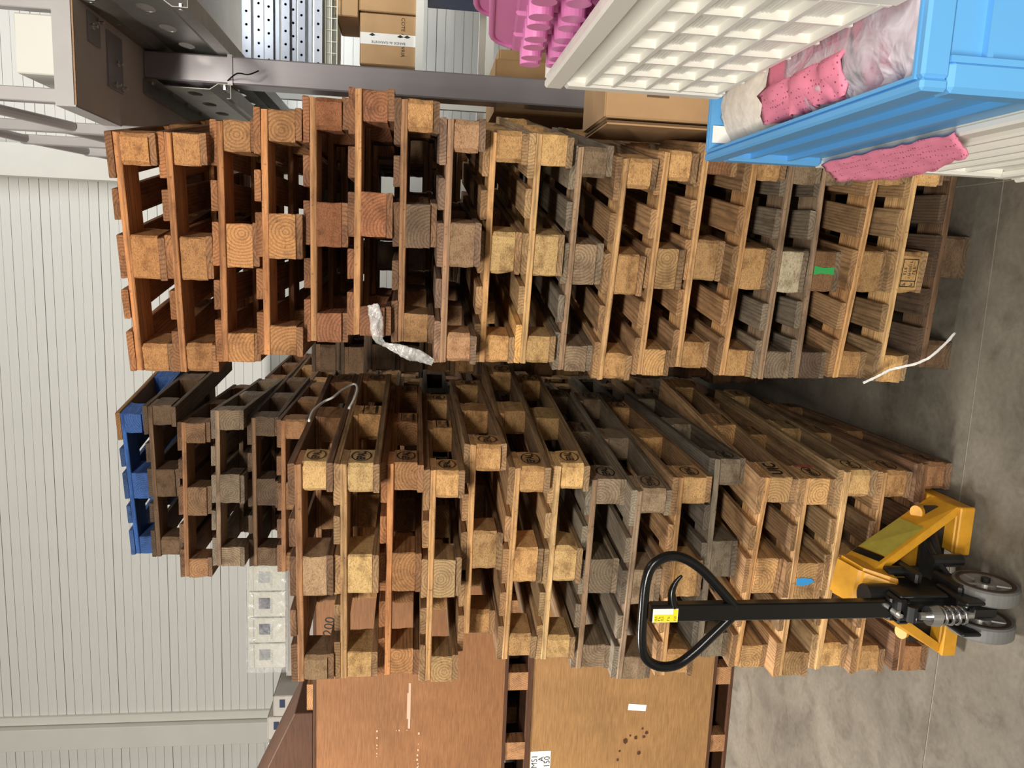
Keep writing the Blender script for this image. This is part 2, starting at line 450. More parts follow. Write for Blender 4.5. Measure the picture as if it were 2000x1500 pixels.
def block_mesh(name, wx, wy, seed, m):
    rnd = random.Random(seed); bm = bmesh.new(); h = 0.078
    c = rnd.choice((0.003, 0.006, 0.010, 0.014)) if m == 'chip' else 0.003
    hx, hy = wx / 2, wy / 2
    base = [(-hx + c, -hy), (hx - c, -hy), (hx, -hy + c), (hx, hy - c), (hx - c, hy), (-hx + c, hy), (-hx, hy - c), (-hx, -hy + c)]
    rings = []
    for k in range(4):
        z_ = -h / 2 + h * k / 3; ring = []
        for (x, y) in base:
            a = 0.0022 if 0 < k < 3 else 0.0015
            ring.append(bm.verts.new((x + rnd.uniform(-a, a), y + rnd.uniform(-a, a), z_)))
        rings.append(ring)
    if rnd.random() < 0.35:            # a knocked-off lower corner
        j = rnd.choice((0, 1, 2, 7))
        for dj in (0, 1):
            v = rings[0][(j + dj) % 8]; v.co.x *= 0.9; v.co.y *= 0.93
    for a, b in zip(rings, rings[1:]):
        for j in range(8): bm.faces.new((a[j], a[(j + 1) % 8], b[(j + 1) % 8], b[j]))
    bm.faces.new(rings[0]); bm.faces.new(rings[-1][::-1])
    bmesh.ops.recalc_face_normals(bm, faces=bm.faces)
    me = bpy.data.meshes.new(name); bm.to_mesh(me); bm.free(); me.materials.append(M[m]); return me

NV = 6
TOPW = [board_mesh('top_board', 1.2, 0.145, 0.0216, 100 + k, 'wood') for k in range(NV)]
TOPN = [board_mesh('top_board', 1.2, 0.100, 0.0216, 200 + k, 'wood') for k in range(NV)]
BOTN = [board_mesh('bottom_board', 1.2, 0.100, 0.0216, 300 + k, 'wood') for k in range(NV)]
STRG = [board_mesh('stringer', 0.8, 0.145, 0.0216, 400 + k, 'wood') for k in range(NV)]
BLK = {(w_, m_): [block_mesh('block', w_, 0.145, 500 + 20 * k + (7 if m_ == 'chip' else 0) + int(w_ * 100), m_) for k in range(8)]
       for w_ in (0.1, 0.145) for m_ in ('wood', 'chip')}

PAL = {   # boards, stringers, blocks  (sRGB)
    'orange': ((164, 116, 80), (196, 142, 98), (184, 138, 94)),
    'tan':    ((170, 138, 104), (208, 168, 122), (198, 162, 116)),
    'pale':   ((180, 152, 116), (224, 190, 142), (214, 182, 132)),
    'brown':  ((128, 98, 76), (170, 128, 94), (160, 124, 92)),
    'red':    ((150, 106, 78), (198, 150, 106), (152, 104, 76)),
    'grey':   ((138, 128, 116), (162, 140, 120), (144, 128, 110)),
    'pink':   ((152, 126, 110), (176, 142, 118), (172, 138, 110)),
    'dark':   ((98, 82, 68), (130, 104, 82), (112, 92, 74)),
    'ash':    ((118, 112, 104), (144, 134, 122), (140, 132, 120)),
    'blue':   ((66, 96, 150), (60, 106, 182), (62, 100, 166)),
}
WORD = {'orange': 'warm orange-brown', 'tan': 'tan', 'pale': 'pale clean', 'brown': 'brown', 'red': 'reddish-brown', 'grey': 'weathered grey-brown',
        'pink': 'faded pinkish-grey', 'dark': 'dark dirty brown', 'ash': 'grey weathered', 'blue': 'blue-painted'}
ORD = ['topmost', 'second from the top', 'third from the top', 'fourth from the top', 'fifth from the top', 'sixth from the top', 'seventh from the top',
       'eighth from the top', 'ninth from the top', 'tenth from the top', 'eleventh from the top', 'twelfth from the top', 'thirteenth from the top',
       'fourteenth from the top', 'fifteenth from the top', 'sixteenth from the top', 'seventeenth from the top', 'eighteenth from the top',
       'nineteenth from the top', 'twentieth from the top', 'twenty-first from the top', 'twenty-second from the top', 'twenty-third from the top']

def vary(c, rnd, amt=0.13):
    k = 1 + rnd.uniform(-amt, amt); t = rnd.uniform(-0.04, 0.04)
    c = (c[0], c[1] * .962, c[2] * .90) if c[2] < c[0] else c
    l_ = lin(*[min(255, max(0, v * (1 + (k - 1) * 0.55))) for v in c])
    return (l_[0] * (1 + t), l_[1], l_[2] * (1 - t), 1.0)

def mixc(a, b, f): return tuple(a[i] * (1 - f) + b[i] * f for i in range(3))

def make_pallet(x, y, z, a, H, tone, kinds, seed, label, group, over=None):
    """kinds: material letters of the left, middle and right block rows (c chip, s solid)"""
    rnd = random.Random(seed); over = over or {}
    t = empty('pallet', (x, y, z), R(-a)); tag(t, label, 'pallet', group)
    cb, cs, ck = PAL[tone]
    parts = {}
    def part(name, me, loc, rz=0.0, col=None, sc=(1, 1, 1)):
        o = link(name, me, t); o.location = loc; o.rotation_euler = (0, 0, rz); o.scale = sc; o.color = col; return o
    bx = (-0.35, 0.0, 0.35); bw = (0.1, 0.145, 0.1); by = (0.0725, 0.6, 1.1275)
    jf = rnd.uniform(-0.008, 0.008)
    for i in range(3):
        yo = over.get('back', 0) if i == 0 else 0
        me = rnd.choice(BOTN); part('bottom_board', me, (bx[i] + rnd.uniform(-.005, .005), 0.6 + yo + rnd.uniform(-.006, .006), 0.011), 0,
                                    vary(mixc(cb, (130, 112, 92), 0.25) if tone != 'blue' else cb, rnd), (bw[i] / 0.1, 1, 1))
    hb = (H - 0.066) / 0.078
    for j in range(3):
        for i in range(3):
            kd = 'chip' if kinds[i] == 'c' else 'wood'
            tone_k = over.get('blk', {}).get((i, j), ck)
            if tone_k is not ck:
                lum = (tone_k[0] * .35 + tone_k[1] * .5 + tone_k[2] * .15) * .98; tone_k = mixc(tone_k, (lum, lum, lum), 0.26)
            yo = over.get('back', 0) if (i, j) == (0, 0) else 0
            o = part('block', rnd.choice(BLK[(bw[i], kd)]), (bx[i] + rnd.uniform(-.004, .004), by[j] + yo + (rnd.uniform(-.006, .010) if j == 0 else 0), 0.022 + 0.039 * hb),
                     math.pi if rnd.random() < 0.5 else 0, vary(tone_k, rnd, 0.2), (1, 1, hb))
            parts[('block', i, j)] = o
    for j in range(3):
        L = over.get('short', 0.8) if j == 0 else 0.8
        o = part('stringer', rnd.choice(STRG), (0.4 - L / 2, by[j] + rnd.uniform(-.004, .004), H - 0.033), math.pi / 2, vary(cs, rnd), (1, L / 0.8, 1))
        parts[('stringer', j)] = o
    tx = (-0.3275, -0.164, 0.0, 0.164, 0.3275)
    for i in range(5):
        if i in over.get('notop', ()): continue
        part('top_board', rnd.choice(TOPW if i % 2 == 0 else TOPN), (tx[i] + rnd.uniform(-.008, .008) * (i % 2), 0.6 + rnd.uniform(-.006, .006), H - 0.011), 0,
             vary(over.get('topcol', {}).get(i, cb), rnd, 0.22))
    return t, parts

RS = [(-0.043,2.740,11.0,0.151),(-0.036,2.742,8.5,0.152),(0.014,2.734,2.4,0.152),(0.050,2.670,2.1,0.151),(0.096,2.687,3.3,0.147),(0.129,2.654,0.9,0.147),(0.102,2.658,6.5,0.146),(0.040,2.599,7.3,0.146),(0.023,2.702,11.0,0.148),(0.024,2.688,12.0,0.149),(-0.003,2.720,11.9,0.145),(-0.034,2.691,13.4,0.146),(-0.008,2.693,11.1,0.144),(0.027,2.694,9.8,0.145),(0.010,2.626,10.1,0.144),(0.004,2.634,7.4,0.143),(0.012,2.664,4.4,0.143),(0.016,2.605,9.6,0.141),(0.016,2.583,6.3,0.139),(0.078,2.558,3.9,0.137)]
RT = [('orange','ccc'),('orange','ccc'),('orange','sss'),('orange','sss'),('red','scc'),('red','sss'),('brown','csc'),('pink','ccc'),('tan','ccc'),('pale','ccc'),
      ('grey','ssc'),('tan','ccc'),('tan','ssc'),('tan','ccs'),('tan','ccc'),('grey','scc'),('grey','scc'),('tan','ccc'),('pale','ccc'),('dark','ccc')]
LS = [(-1.070,2.511,5.2,0.143),(-1.071,2.528,5.8,0.149),(-1.092,2.592,3.4,0.145),(-1.114,2.590,2.7,0.141),(-1.045,2.673,2.0,0.152),(-1.101,2.656,9.4,0.150),(-1.107,2.676,7.1,0.150),(-1.171,2.722,6.1,0.152),(-1.192,2.663,7.3,0.152),(-1.148,2.637,2.9,0.150),(-1.088,2.673,1.7,0.143),(-1.121,2.599,8.4,0.146),(-1.124,2.563,4.0,0.141),(-1.091,2.548,4.3,0.144),(-1.093,2.534,2.4,0.138),(-1.057,2.500,-0.3,0.135)]
LT = [('brown','ccc'),('tan','ccc'),('orange','sss'),('tan','ssc'),('tan','ccc'),('tan','ccc'),('pale','ccc'),('grey','sss'),('grey','ccc'),('tan','ccc'),
      ('ash','ccc'),('tan','sss'),('tan','sss'),('pale','ccc'),('tan','ccc'),('brown','ccc')]
BS = [(-1.207,3.993,10.9,0.142),(-1.167,3.914,5.2,0.154),(-1.248,3.885,-0.5,0.157),(-1.188,3.886,-1.4,0.159),(-1.234,3.971,0.9,0.157),(-1.231,3.898,-0.2,0.160)]
BT = [('blue','sss'),('dark','ccc'),('brown','sss'),('grey','sss'),('dark','sss'),('brown','ccc')]
rr = random.Random(5)
for k in range(17):
    BS.append((-1.215 + rr.uniform(-.02, .02), 3.995 + rr.uniform(-.02, .02), 2 + rr.uniform(-2.5, 2.5), 0.144))
    BT.append((rr.choice(('brown', 'tan', 'brown', 'dark', 'grey')), 'ccc'))

def build_stack(S, T, where, group, seed0, extra):
    tops = []; z_ = 0.0; res = {}
    for i in range(len(S) - 1, -1, -1):
        x, y, a, H = S[i]; tone, kinds = T[i]
        lab = '%s wooden pallet, %s of the %s' % (WORD[tone], ORD[i] if i < len(S) - 1 else 'lowest', where)
        res[i] = make_pallet(x, y, z_, a, H, tone, kinds, seed0 + i, lab, group, extra.get(i)); z_ += H
    return res

pale_blk, grey_blk, dark_blk = (216, 204, 176), (132, 116, 100), (96, 76, 62)
RP = build_stack(RS, RT, 'right-hand stack', 'pallets in the right-hand stack', 1000, {
    6: {'blk': {(1, 0): (126, 100, 78), (0, 0): (196, 148, 94), (2, 0): (206, 152, 92)}},
    9: {'topcol': {0: (222, 180, 118)}},
    8: {'blk': {(1, 0): (226, 186, 118)}},
    13: {'blk': {(2, 0): (170, 112, 70)}},
    15: {'blk': {(1, 0): pale_blk, (0, 0): grey_blk}},
    16: {'blk': {(1, 0): (168, 122, 80), (0, 0): dark_blk}},
    7: {'blk': {(1, 0): (176, 136, 100)}},
})
LP = build_stack(LS, LT, 'front left-hand stack', 'pallets in the front left-hand stack', 2000, {
    0: {'blk': {(0, 0): (164, 134, 100), (1, 0): (170, 140, 108), (2, 0): (206, 168, 108)}},
    1: {'blk': {(0, 0): (216, 176, 112), (1, 0): (226, 190, 122), (2, 0): (230, 190, 122)}},
    3: {'blk': {(0, 0): (196, 158, 104), (1, 0): (190, 152, 102)}},
    4: {'back': 0.13, 'short': 0.725, 'notop': ()},
    7: {'topcol': {3: (150, 142, 130), 4: (140, 134, 124)}},
    8: {'topcol': {0: (150, 142, 132), 4: (140, 136, 128)}},
})
BP = build_stack(BS, BT, 'rear left-hand stack', 'pallets in the rear left-hand stack', 3000, {
    0: {'topcol': {4: (168, 128, 84)}}})

DS, DT, ES, ET = [], [], [], []
for k in range(20):
    DS.append((-1.235 + rr.uniform(-.03, .03), 5.28 + rr.uniform(-.02, .02), rr.uniform(-1.5, 2.5), 0.146)); DT.append((rr.choice(('brown', 'tan', 'dark')), 'ccc'))
for k in range(17):
    ES.append((-0.60 + rr.uniform(-.02, .02), 4.52 + rr.uniform(-.02, .02), 92 + rr.uniform(-2, 2), 0.145)); ET.append((rr.choice(('brown', 'tan', 'dark')), 'ccc'))
build_stack(DS, DT, 'hindmost left-hand stack', 'pallets in the hindmost left-hand stack', 4000, {})
build_stack(ES, ET, 'stack behind the right-hand stack', 'pallets behind the right-hand stack', 5000, {})

# ---- printed marks on the pallets
def strokes(bm, x0, x1, yc, h, n):
    rs = random.Random(n * 7); st = (x1 - x0) / n
    for k in range(n):
        x_ = x0 + k * st; rect2d(bm, x_, x_ + st * .22, yc - h / 2, yc + h / 2)
        if rs.random() < .7: y_ = yc + rs.choice((-h / 2, -h * .1, h * .35)); rect2d(bm, x_ + st * .22, x_ + st * .62, y_, y_ + h * .16)
        if rs.random() < .4: rect2d(bm, x_ + st * .45, x_ + st * .62, yc - h / 2, yc + h * .1)
def stamp_epal(faint=False):
    bm = bmesh.new(); ring2d(bm, 0.048, 0.032, 0.0042); add_text(bm, 'EPAL', 0.035, 0, 0, 0, 0.0011)
    return mesh_only(bm, 'inkb' if faint else 'ink')
def stamp_uic():
    bm = bmesh.new(); add_text(bm, 'UIC', 0.062, 0, 0, 0, 0.0018)
    return mesh_only(bm, 'ink')
def stamp_ippc():
    bm = bmesh.new()
    for (x0, x1, y0, y1) in ((-.055, .055, .024, .027), (-.055, .055, -.027, -.024), (-.055, -.052, -.027, .027), (.052, .055, -.027, .027), (-.018, -.016, -.027, .027)):
        rect2d(bm, x0, x1, y0, y1)
    strokes(bm, -.048, -.022, 0, .012, 5); strokes(bm, -.010, .046, .011, .013, 8); strokes(bm, .0, .034, -.012, .014, 4); rect2d(bm, -.05, .05, -.0225, -.019)
    return mesh_only(bm, 'ink')
EP, EPF, UIC, IPPC = stamp_epal(), stamp_epal(True), stamp_uic(), stamp_ippc()

def mark(pal, key, me, face, name='stamp', off=(0, 0)):
    b = pal[1][key]; flip = abs(b.rotation_euler.z) > 1
    hx = max(v.co.x for v in b.data.vertices) + 0.0008; hy = -min(v.co.y for v in b.data.vertices) + 0.0008
    if flip: hx = -min(v.co.x for v in b.data.vertices) + 0.0008; hy = max(v.co.y for v in b.data.vertices) + 0.0008
    o = link(name, me, b)
    if face == 'right': l_, r_ = Vector((hx, off[0], off[1])), Euler(RIGHT)
    else: l_, r_ = Vector((off[0], -hy, off[1])), Euler(FRONT)
    mw = Matrix.Translation(l_) @ r_.to_matrix().to_4x4()
    if flip: mw = Matrix.Rotation(math.pi, 4, 'Z') @ mw
    o.matrix_local = mw; o.color = (1, 1, 1, 1); return o

for i in range(16):
    if i == 11: mark(LP[i], ('block', 2, 0), UIC, 'right'); continue
    mark(LP[i], ('block', 2, 0), EPF if i in (0, 4, 6, 8, 9) else EP, 'right')
    mark(LP[i], ('block', 2, 2), EPF if i % 2 else EP, 'right')
for i in (1, 2, 3, 7, 11, 12, 13, 14): mark(LP[i], ('block', 2, 1), IPPC, 'right')
bm = bmesh.new()
for (x0, x1, y0, y1) in ((-.05, .05, .028, .031), (-.05, .05, -.031, -.028), (-.05, -.047, -.031, .031), (.047, .05, -.031, .031)): rect2d(bm, x0, x1, y0, y1)
rect2d(bm, -.030, -.027, -.031, .031); strokes(bm, -.006, .022, .017, .011, 3); strokes(bm, -.018, .044, -.001, .010, 8); strokes(bm, -.004, .026, -.018, .012, 3); strokes(bm, -.044, -.033, .015, .014, 1); strokes(bm, -.044, -.033, -.015, .012, 1)
mark(RP[18], ('block', 1, 0), mesh_only(bm, 'ink'), 'front')
def patch(poly, m):
    bm = bmesh.new(); bm.faces.new([bm.verts.new((x, y, 0)) for x, y in poly]); return mesh_only(bm, m)
mark(RP[16], ('block', 1, 0), patch([(-.012, -.039), (.016, -.039), (.012, .0), (.018, .039), (-.014, .039), (-.008, .01)], 'gpaint'), 'front', 'paint_mark')
mark(LP[12], ('block', 1, 0), patch([(-.014, .039), (.014, .039), (.016, .012), (.012, -.02), (.0, -.034), (-.010, -.016), (-.016, .006)], 'bpaint'), 'front', 'paint_mark')
mark(LP[12], ('block', 2, 0), patch([(.052, -.036), (.066, -.038), (.070, .03), (.058, .036), (.050, .01)], 'rpaint'), 'right', 'paint_mark')
bm = bmesh.new(); rect2d(bm, -.036, .036, -.011, .011); lab_me = mesh_only(bm, 'paper')
o = mark(LP[14], ('block', 1, 0), lab_me, 'front', 'barcode_label', (-.004, .015))
bm = bmesh.new(); xx = -.02; rb = random.Random(3)
while xx < .02:
    w_ = rb.choice((.001, .002, .003)); rect2d(bm, xx, xx + w_, -.009, .009); xx += w_ + rb.choice((.001, .0016))
mark(LP[14], ('block', 1, 0), mesh_only(bm, 'ink'), 'front', 'barcode_bars', (-.004, .015)).location.y -= 0.0005 if abs(LP[14][1][('block', 1, 0)].rotation_euler.z) < 1 else -0.0005

# ---- strings and film scraps caught on the stacks
bm = bmesh.new(); tube(bm, spline([(-0.594, 2.776, 2.302), (-0.581, 2.897, 2.302), (-0.568, 3.006, 2.278), (-0.554, 3.036, 2.245), (-0.541, 3.127, 2.219), (-0.528, 3.206, 2.18), (-0.528, 3.119, 2.158), (-0.548, 3.02, 2.159), (-0.581, 2.949, 2.177)], 5), 0.005, 6)
tag(finish('plastic_string', bm, 'string', smooth=True), 'loop of white plastic string hanging off the side of the front left stack', 'string')

def ribbon(name, pts, width, m, seed, crump=0.006):
    rnd = random.Random(seed); P = spline(pts, 8); bm = bmesh.new(); rows = []
    n = 7
    for i, p in enumerate(P):
        t = (P[min(i + 1, len(P) - 1)] - P[max(i - 1, 0)]).normalized(); s = t.cross(Vector((0, -1, 0.1))).normalized()
        wd = width(i / (len(P) - 1)) if callable(width) else width
        rows.append([bm.verts.new(p + s * wd * (k / (n - 1) - 0.5) + Vector((rnd.uniform(-1, 1) * crump * .4, -abs(math.sin(k * 1.9 + i * .5)) * crump * 2 + rnd.uniform(-1, 1) * crump, rnd.uniform(-1, 1) * crump * .4))) for k in range(n)])
    for a, b in zip(rows, rows[1:]):
        for k in range(n - 1): bm.faces.new((a[k], a[k + 1], b[k + 1], b[k]))
    o = finish(name, bm, m, smooth=True); solid(o, 0.0012); return o
M['scrap'] = film_mat('torn_white_film', (0.82, 0.80, 0.78, 1), 0.30)
tag(ribbon('film_scrap', [(-0.164, 2.657, 2.078), (-0.21, 2.642, 2.065), (-0.268, 2.627, 2.058), (-0.291, 2.616, 2.037), (-0.305, 2.606, 1.994), (-0.321, 2.601, 1.951), (-0.329, 2.611, 1.92), (-0.35, 2.616, 1.871)],
    lambda t: 0.014 + 0.030 * abs(math.sin(t * 5.2 + 0.8)), 'scrap', 4, 0.0035), 'torn strip of clear plastic film snagged on the right-hand stack, mid height', 'plastic film')
o = ribbon('plastic_strap', [(-0.385, 2.603, 0.317), (-0.355, 2.575, 0.282), (-0.323, 2.547, 0.244), (-0.295, 2.505, 0.183), (-0.255, 2.475, 0.142), (-0.181, 2.46, 0.087)], 0.009, 'string', 9, 0.002)
tag(o, 'white plastic strap end poking out near the foot of the right-hand stack', 'strap')

# ================================================================== pallet truck
tr = empty('pallet_truck', (-1.03, 2.15, 0)); tag(tr, 'yellow hand pallet truck with black handle, forks under the front left stack', 'pallet truck')
TX, TY = -1.03, 2.15
for sx, xc in ((1, -0.848 - TX), (-1, -1.2175 - TX)):
    fk = obox('fork', xc - 0.0825, xc + 0.0825, 2.335 - TY, 3.46 - TY, 0.03, 0.086, 'yellow', tr, bev=0.004)
    obox('heel', xc - 0.085, xc + 0.085, 2.318 - TY, 2.336 - TY, 0.030, 0.084, 'yellow', fk, bev=0.004)
    # sloping arm: folded channel from the heel's outer corner up to the head
    s = sx; ox = s * 0.265; ix = s * 0.055
    a = [Vector((ox, 2.335 - TY, 0.088)), Vector((ox, 2.46 - TY, 0.10)), Vector((ix, 2.40 - TY, 0.455)), Vector((ix, 2.29 - TY, 0.405))]
    nrm = (a[1] - a[0]).cross(a[3] - a[0]).normalized()
    if nrm.z > 0: nrm = -nrm
    bm = bmesh.new(); A = [bm.verts.new(p) for p in a]; B = [bm.verts.new(p + nrm * 0.008) for p in a]
    bm.faces.new(A); bm.faces.new(B[::-1])
    for k in range(4): bm.faces.new((A[k], B[k], B[(k + 1) % 4], A[(k + 1) % 4]))
    arm = finish('arm', bm, 'yellow', tr)
    bm = bmesh.new(); e0, e1 = a[0], a[3]; dn = Vector((-s * 0.012, 0.004, -0.034))
    q = [e0, e1, e1 + dn, e0 + dn]; A = [bm.verts.new(p) for p in q]; B = [bm.verts.new(p + Vector((0, 0.008, 0))) for p in q]
    bm.faces.new(A); bm.faces.new(B[::-1])
    for k in range(4): bm.faces.new((A[k], B[k], B[(k + 1) % 4], A[(k + 1) % 4]))
    finish('arm_flange', bm, 'yellow', arm)
    bm = bmesh.new(); pp = a[0].lerp(a[3], 0.2).lerp(a[1].lerp(a[2], 0.2), 0.8); cyl(bm, pp - Vector((0, 0.0, 0.03)), pp + Vector((0, -0.02, 0.02)), 0.024, n=16); finish('boss', bm, 'yellow', arm, smooth=False)
    if s > 0:
        f = lambda u, v: a[0].lerp(a[3], u).lerp(a[1].lerp(a[2], u), v) - nrm * 0.006
        for nm, u0, u1, m_ in (('instruction_sticker', 0.36, 0.80, 'sticker'), ('black_sticker', 0.81, 0.88, 'black')):
            bm = bmesh.new(); bm.faces.new([bm.verts.new(f(u, v)) for u, v in ((u0, .06), (u0, .94), (u1, .94), (u1, .06))]); finish(nm, bm, m_, arm)
bm = bmesh.new()   # head: folded yellow plate
hd = [(-.062, 2.28 - TY, .465), (.072, 2.28 - TY, .445), (.075, 2.40 - TY, .47), (-.062, 2.40 - TY, .49), (-.05, 2.225 - TY, .37), (.045, 2.215 - TY, .33), (.075, 2.40 - TY, .33), (-.062, 2.40 - TY, .33)]
V = [bm.verts.new(p) for p in hd]
for f_ in ((0, 1, 2, 3), (4, 5, 1, 0), (1, 5, 6, 2), (3, 2, 6, 7), (0, 3, 7, 4), (4, 7, 6, 5)): bm.faces.new([V[k] for k in f_])
bmesh.ops.bevel(bm, geom=list(bm.edges), offset=0.012, segments=2, affect='EDGES'); finish('head', bm, 'yellow', tr)
bm = bmesh.new(); prism(bm, [(-.245, .10), (-.235, .125), (-.06, .40), (.06, .40), (.235, .125), (.245, .10)], 'y', 2.405 - TY, 2.42 - TY); bk = finish('back_plate', bm, 'yellow', tr)
obox('cross_plate', -.25, .25, 2.385 - TY, 2.40 - TY, .075, .165, 'black2', tr)
bm = bmesh.new(); rect2d(bm, -.02, .02, -.045, .045); cs_ = put('sticker', mesh_only(bm, 'paper'), (0.13, 2.4045 - TY, 0.25), FRONT, bk)
bm = bmesh.new(); add_text(bm, 'CE', 0.028); put('sticker_print', mesh_only(bm, 'ink'), (0.13, 2.404 - TY, 0.25), FRONT, bk)
# pump
bm = bmesh.new(); box(bm, -.048, .038, 2.19 - TY, 2.29 - TY, .20, .36, .01); cyl(bm, (-.005, 2.23 - TY, .12), (-.005, 2.23 - TY, .46), .042, n=20)
box(bm, -.075, .075, 2.12 - TY, 2.26 - TY, .16, .21, .008)
pump = finish('pump_body', bm, 'black2', tr)
bm = bmesh.new(); box(bm, .045, .085, 2.20 - TY, 2.36 - TY, .28, .305, .006); cyl(bm, (.06, 2.28 - TY, .25), (.06, 2.28 - TY, .36), .018)
box(bm, -.035, .03, 2.12 - TY, 2.20 - TY, .375, .41, .008); box(bm, .040, .052, 2.05 - TY, 2.2 - TY, .17, .235, .004); box(bm, -.062, -.050, 2.05 - TY, 2.2 - TY, .17, .235, .004); box(bm, .030, .042, 2.13 - TY, 2.2 - TY, .235, .40, .004); box(bm, -.052, -.040, 2.13 - TY, 2.2 - TY, .235, .40, .004)
finish('bracket', bm, 'black2', tr)
bm = bmesh.new(); N = 90
tube(bm, [(-.005 + .026 * math.cos(2 * math.pi * 4.5 * k / N), 2.085 - TY + .026 * math.sin(2 * math.pi * 4.5 * k / N), .205 + .10 * k / N) for k in range(N + 1)], .0052, 8)
finish('spring', bm, 'chrome', tr, smooth=True)
bm = bmesh.new(); cyl(bm, (-.005, 2.085 - TY, .305), (-.005, 2.085 - TY, .335), .034, .030, 24); cyl(bm, (-.005, 2.085 - TY, .335), (-.005, 2.085 - TY, .365), .012, n=16)
cyl(bm, (-.005, 2.085 - TY, .185), (-.005, 2.085 - TY, .31), .012, n=12); finish('piston_cap', bm, 'chrome', tr)
bm = bmesh.new(); cyl(bm, (-.03, 2.10 - TY, .378), (.02, 2.10 - TY, .378), .016, n=14); finish('roller', bm, 'black2', tr)
# axle, wheels
bm = bmesh.new(); cyl(bm, (-.125, 2.15 - TY, .10), (.09, 2.15 - TY, .10), .014, n=14); box(bm, -.028, .012, 2.10 - TY, 2.2 - TY, .08, .17, .008); finish('axle', bm, 'black2', tr)
for xc in (.052, -.067):
    wl = empty('wheel', (xc, 0, .10)); wl.parent = tr
    def lathe(name, prof, m_, par):
        bm = bmesh.new(); n = 40; rings = [[bm.verts.new((x, r_ * math.cos(2 * math.pi * k / n), r_ * math.sin(2 * math.pi * k / n))) for k in range(n)] for x, r_ in prof]
        for i_ in range(len(prof)):
            A, B = rings[i_], rings[(i_ + 1) % len(prof)]
            for k in range(n): bm.faces.new((A[k], A[(k + 1) % n], B[(k + 1) % n], B[k]))
        return finish(name, bm, m_, par, smooth=False)
    lathe('tread', [(-.025, .094), (-.019, .0995), (.019, .0995), (.025, .094), (.025, .086), (-.025, .086)], 'rubber', wl)
    lathe('ring', [(-.026, .0862), (.026, .0862), (.026, .074), (-.026, .074)], 'rimdark', wl)
    lathe('hub', [(-.022, .0742), (.022, .0742), (.010, .034), (.024, .030), (.024, .012), (-.024, .012), (-.024, .030), (-.010, .034)], 'hub', wl)
    for k in range(5):
        a_ = 2 * math.pi * k / 5 + .3
        bm = bmesh.new(); cyl(bm, (.016, .028 * math.cos(a_), .028 * math.sin(a_)), (.019, .072 * math.cos(a_), .072 * math.sin(a_)), .005, n=8); finish('spoke', bm, 'hub', wl)
bm = bmesh.new(); tube(bm, spline([(.03, 2.24 - TY, .17), (.10, 2.30 - TY, .165), (.17, 2.37 - TY, .15)], 5), .018, 10); cyl(bm, (.10, 2.27 - TY, .10), (.10, 2.27 - TY, .21), .022, n=14)
tube(bm, [(.05, 2.20 - TY, .17), (.12, 2.29 - TY, .19), (.17, 2.38 - TY, .17)], .008, 8); finish('push_rod', bm, 'black2', tr)
# handle
hx = -1.047 - TX
bm = bmesh.new(); box(bm, hx - .029, hx + .027, 2.155 - TY, 2.190 - TY, .385, 1.20, .004); hs = finish('handle_shaft', bm, 'black', tr)
bm = bmesh.new(); cyl(bm, (hx - .036, 2.17 - TY, .405), (hx + .036, 2.17 - TY, .405), .016, n=16); box(bm, hx - .04, hx + .04, 2.13 - TY, 2.22 - TY, .36, .40, .006); finish('handle_joint', bm, 'black2', tr)
bm = bmesh.new(); cyl(bm, (hx + .0, 2.15 - TY, .405), (hx + .0, 2.12 - TY, .405), .013, n=14); cyl(bm, (hx, 2.125 - TY, .405), (hx, 2.11 - TY, .405), .007, n=12); finish('joint_bolt', bm, 'bolt', tr)
loop = spline([(hx - .012, 2.17 - TY, .925), (hx - .075, 2.17 - TY, .985), (hx - .14, 2.17 - TY, 1.048), (hx - .178, 2.17 - TY, 1.10), (hx - .182, 2.17 - TY, 1.155), (hx - .155, 2.17 - TY, 1.200), (hx - .10, 2.17 - TY, 1.218),
               (hx, 2.17 - TY, 1.221), (hx + .10, 2.17 - TY, 1.218), (hx + .152, 2.17 - TY, 1.200), (hx + .178, 2.17 - TY, 1.155), (hx + .172, 2.17 - TY, 1.105), (hx + .135, 2.17 - TY, 1.045), (hx + .075, 2.17 - TY, .985), (hx + .012, 2.17 - TY, .925)], 6)
bm = bmesh.new(); tube(bm, loop, .0155, 14); finish('handle_loop', bm, 'black', tr, smooth=True)
bm = bmesh.new(); tube(bm, spline([(hx + .015, 2.168 - TY, 1.125), (hx + .06, 2.168 - TY, 1.135), (hx + .095, 2.168 - TY, 1.125), (hx + .118, 2.165 - TY, 1.108)], 6), lambda t: .016 * (1 - .75 * t), 8); finish('control_lever', bm, 'black', tr, smooth=True)
bm = bmesh.new(); rect2d(bm, -.022, .022, -.040, .040); lb = put('label_plate', mesh_only(bm, 'paper'), (hx - .006, 2.1535 - TY, 1.155), FRONT, hs)
bm = bmesh.new(); rect2d(bm, -.021, .003, -.039, .036); rect2d(bm, .003, .021, -.039, -.024); put('label_yellow', mesh_only(bm, 'ylabel'), (hx - .006, 2.1531 - TY, 1.155), FRONT, hs)
bm = bmesh.new()
for zz, n_ in ((-.031, 3), (-.010, 2), (.009, 3), (.019, 2), (.029, 3)): strokes(bm, -.017, -.001, zz, .007, n_)
put('label_print', mesh_only(bm, 'ink'), (hx - .006, 2.1528 - TY, 1.155), FRONT, hs)

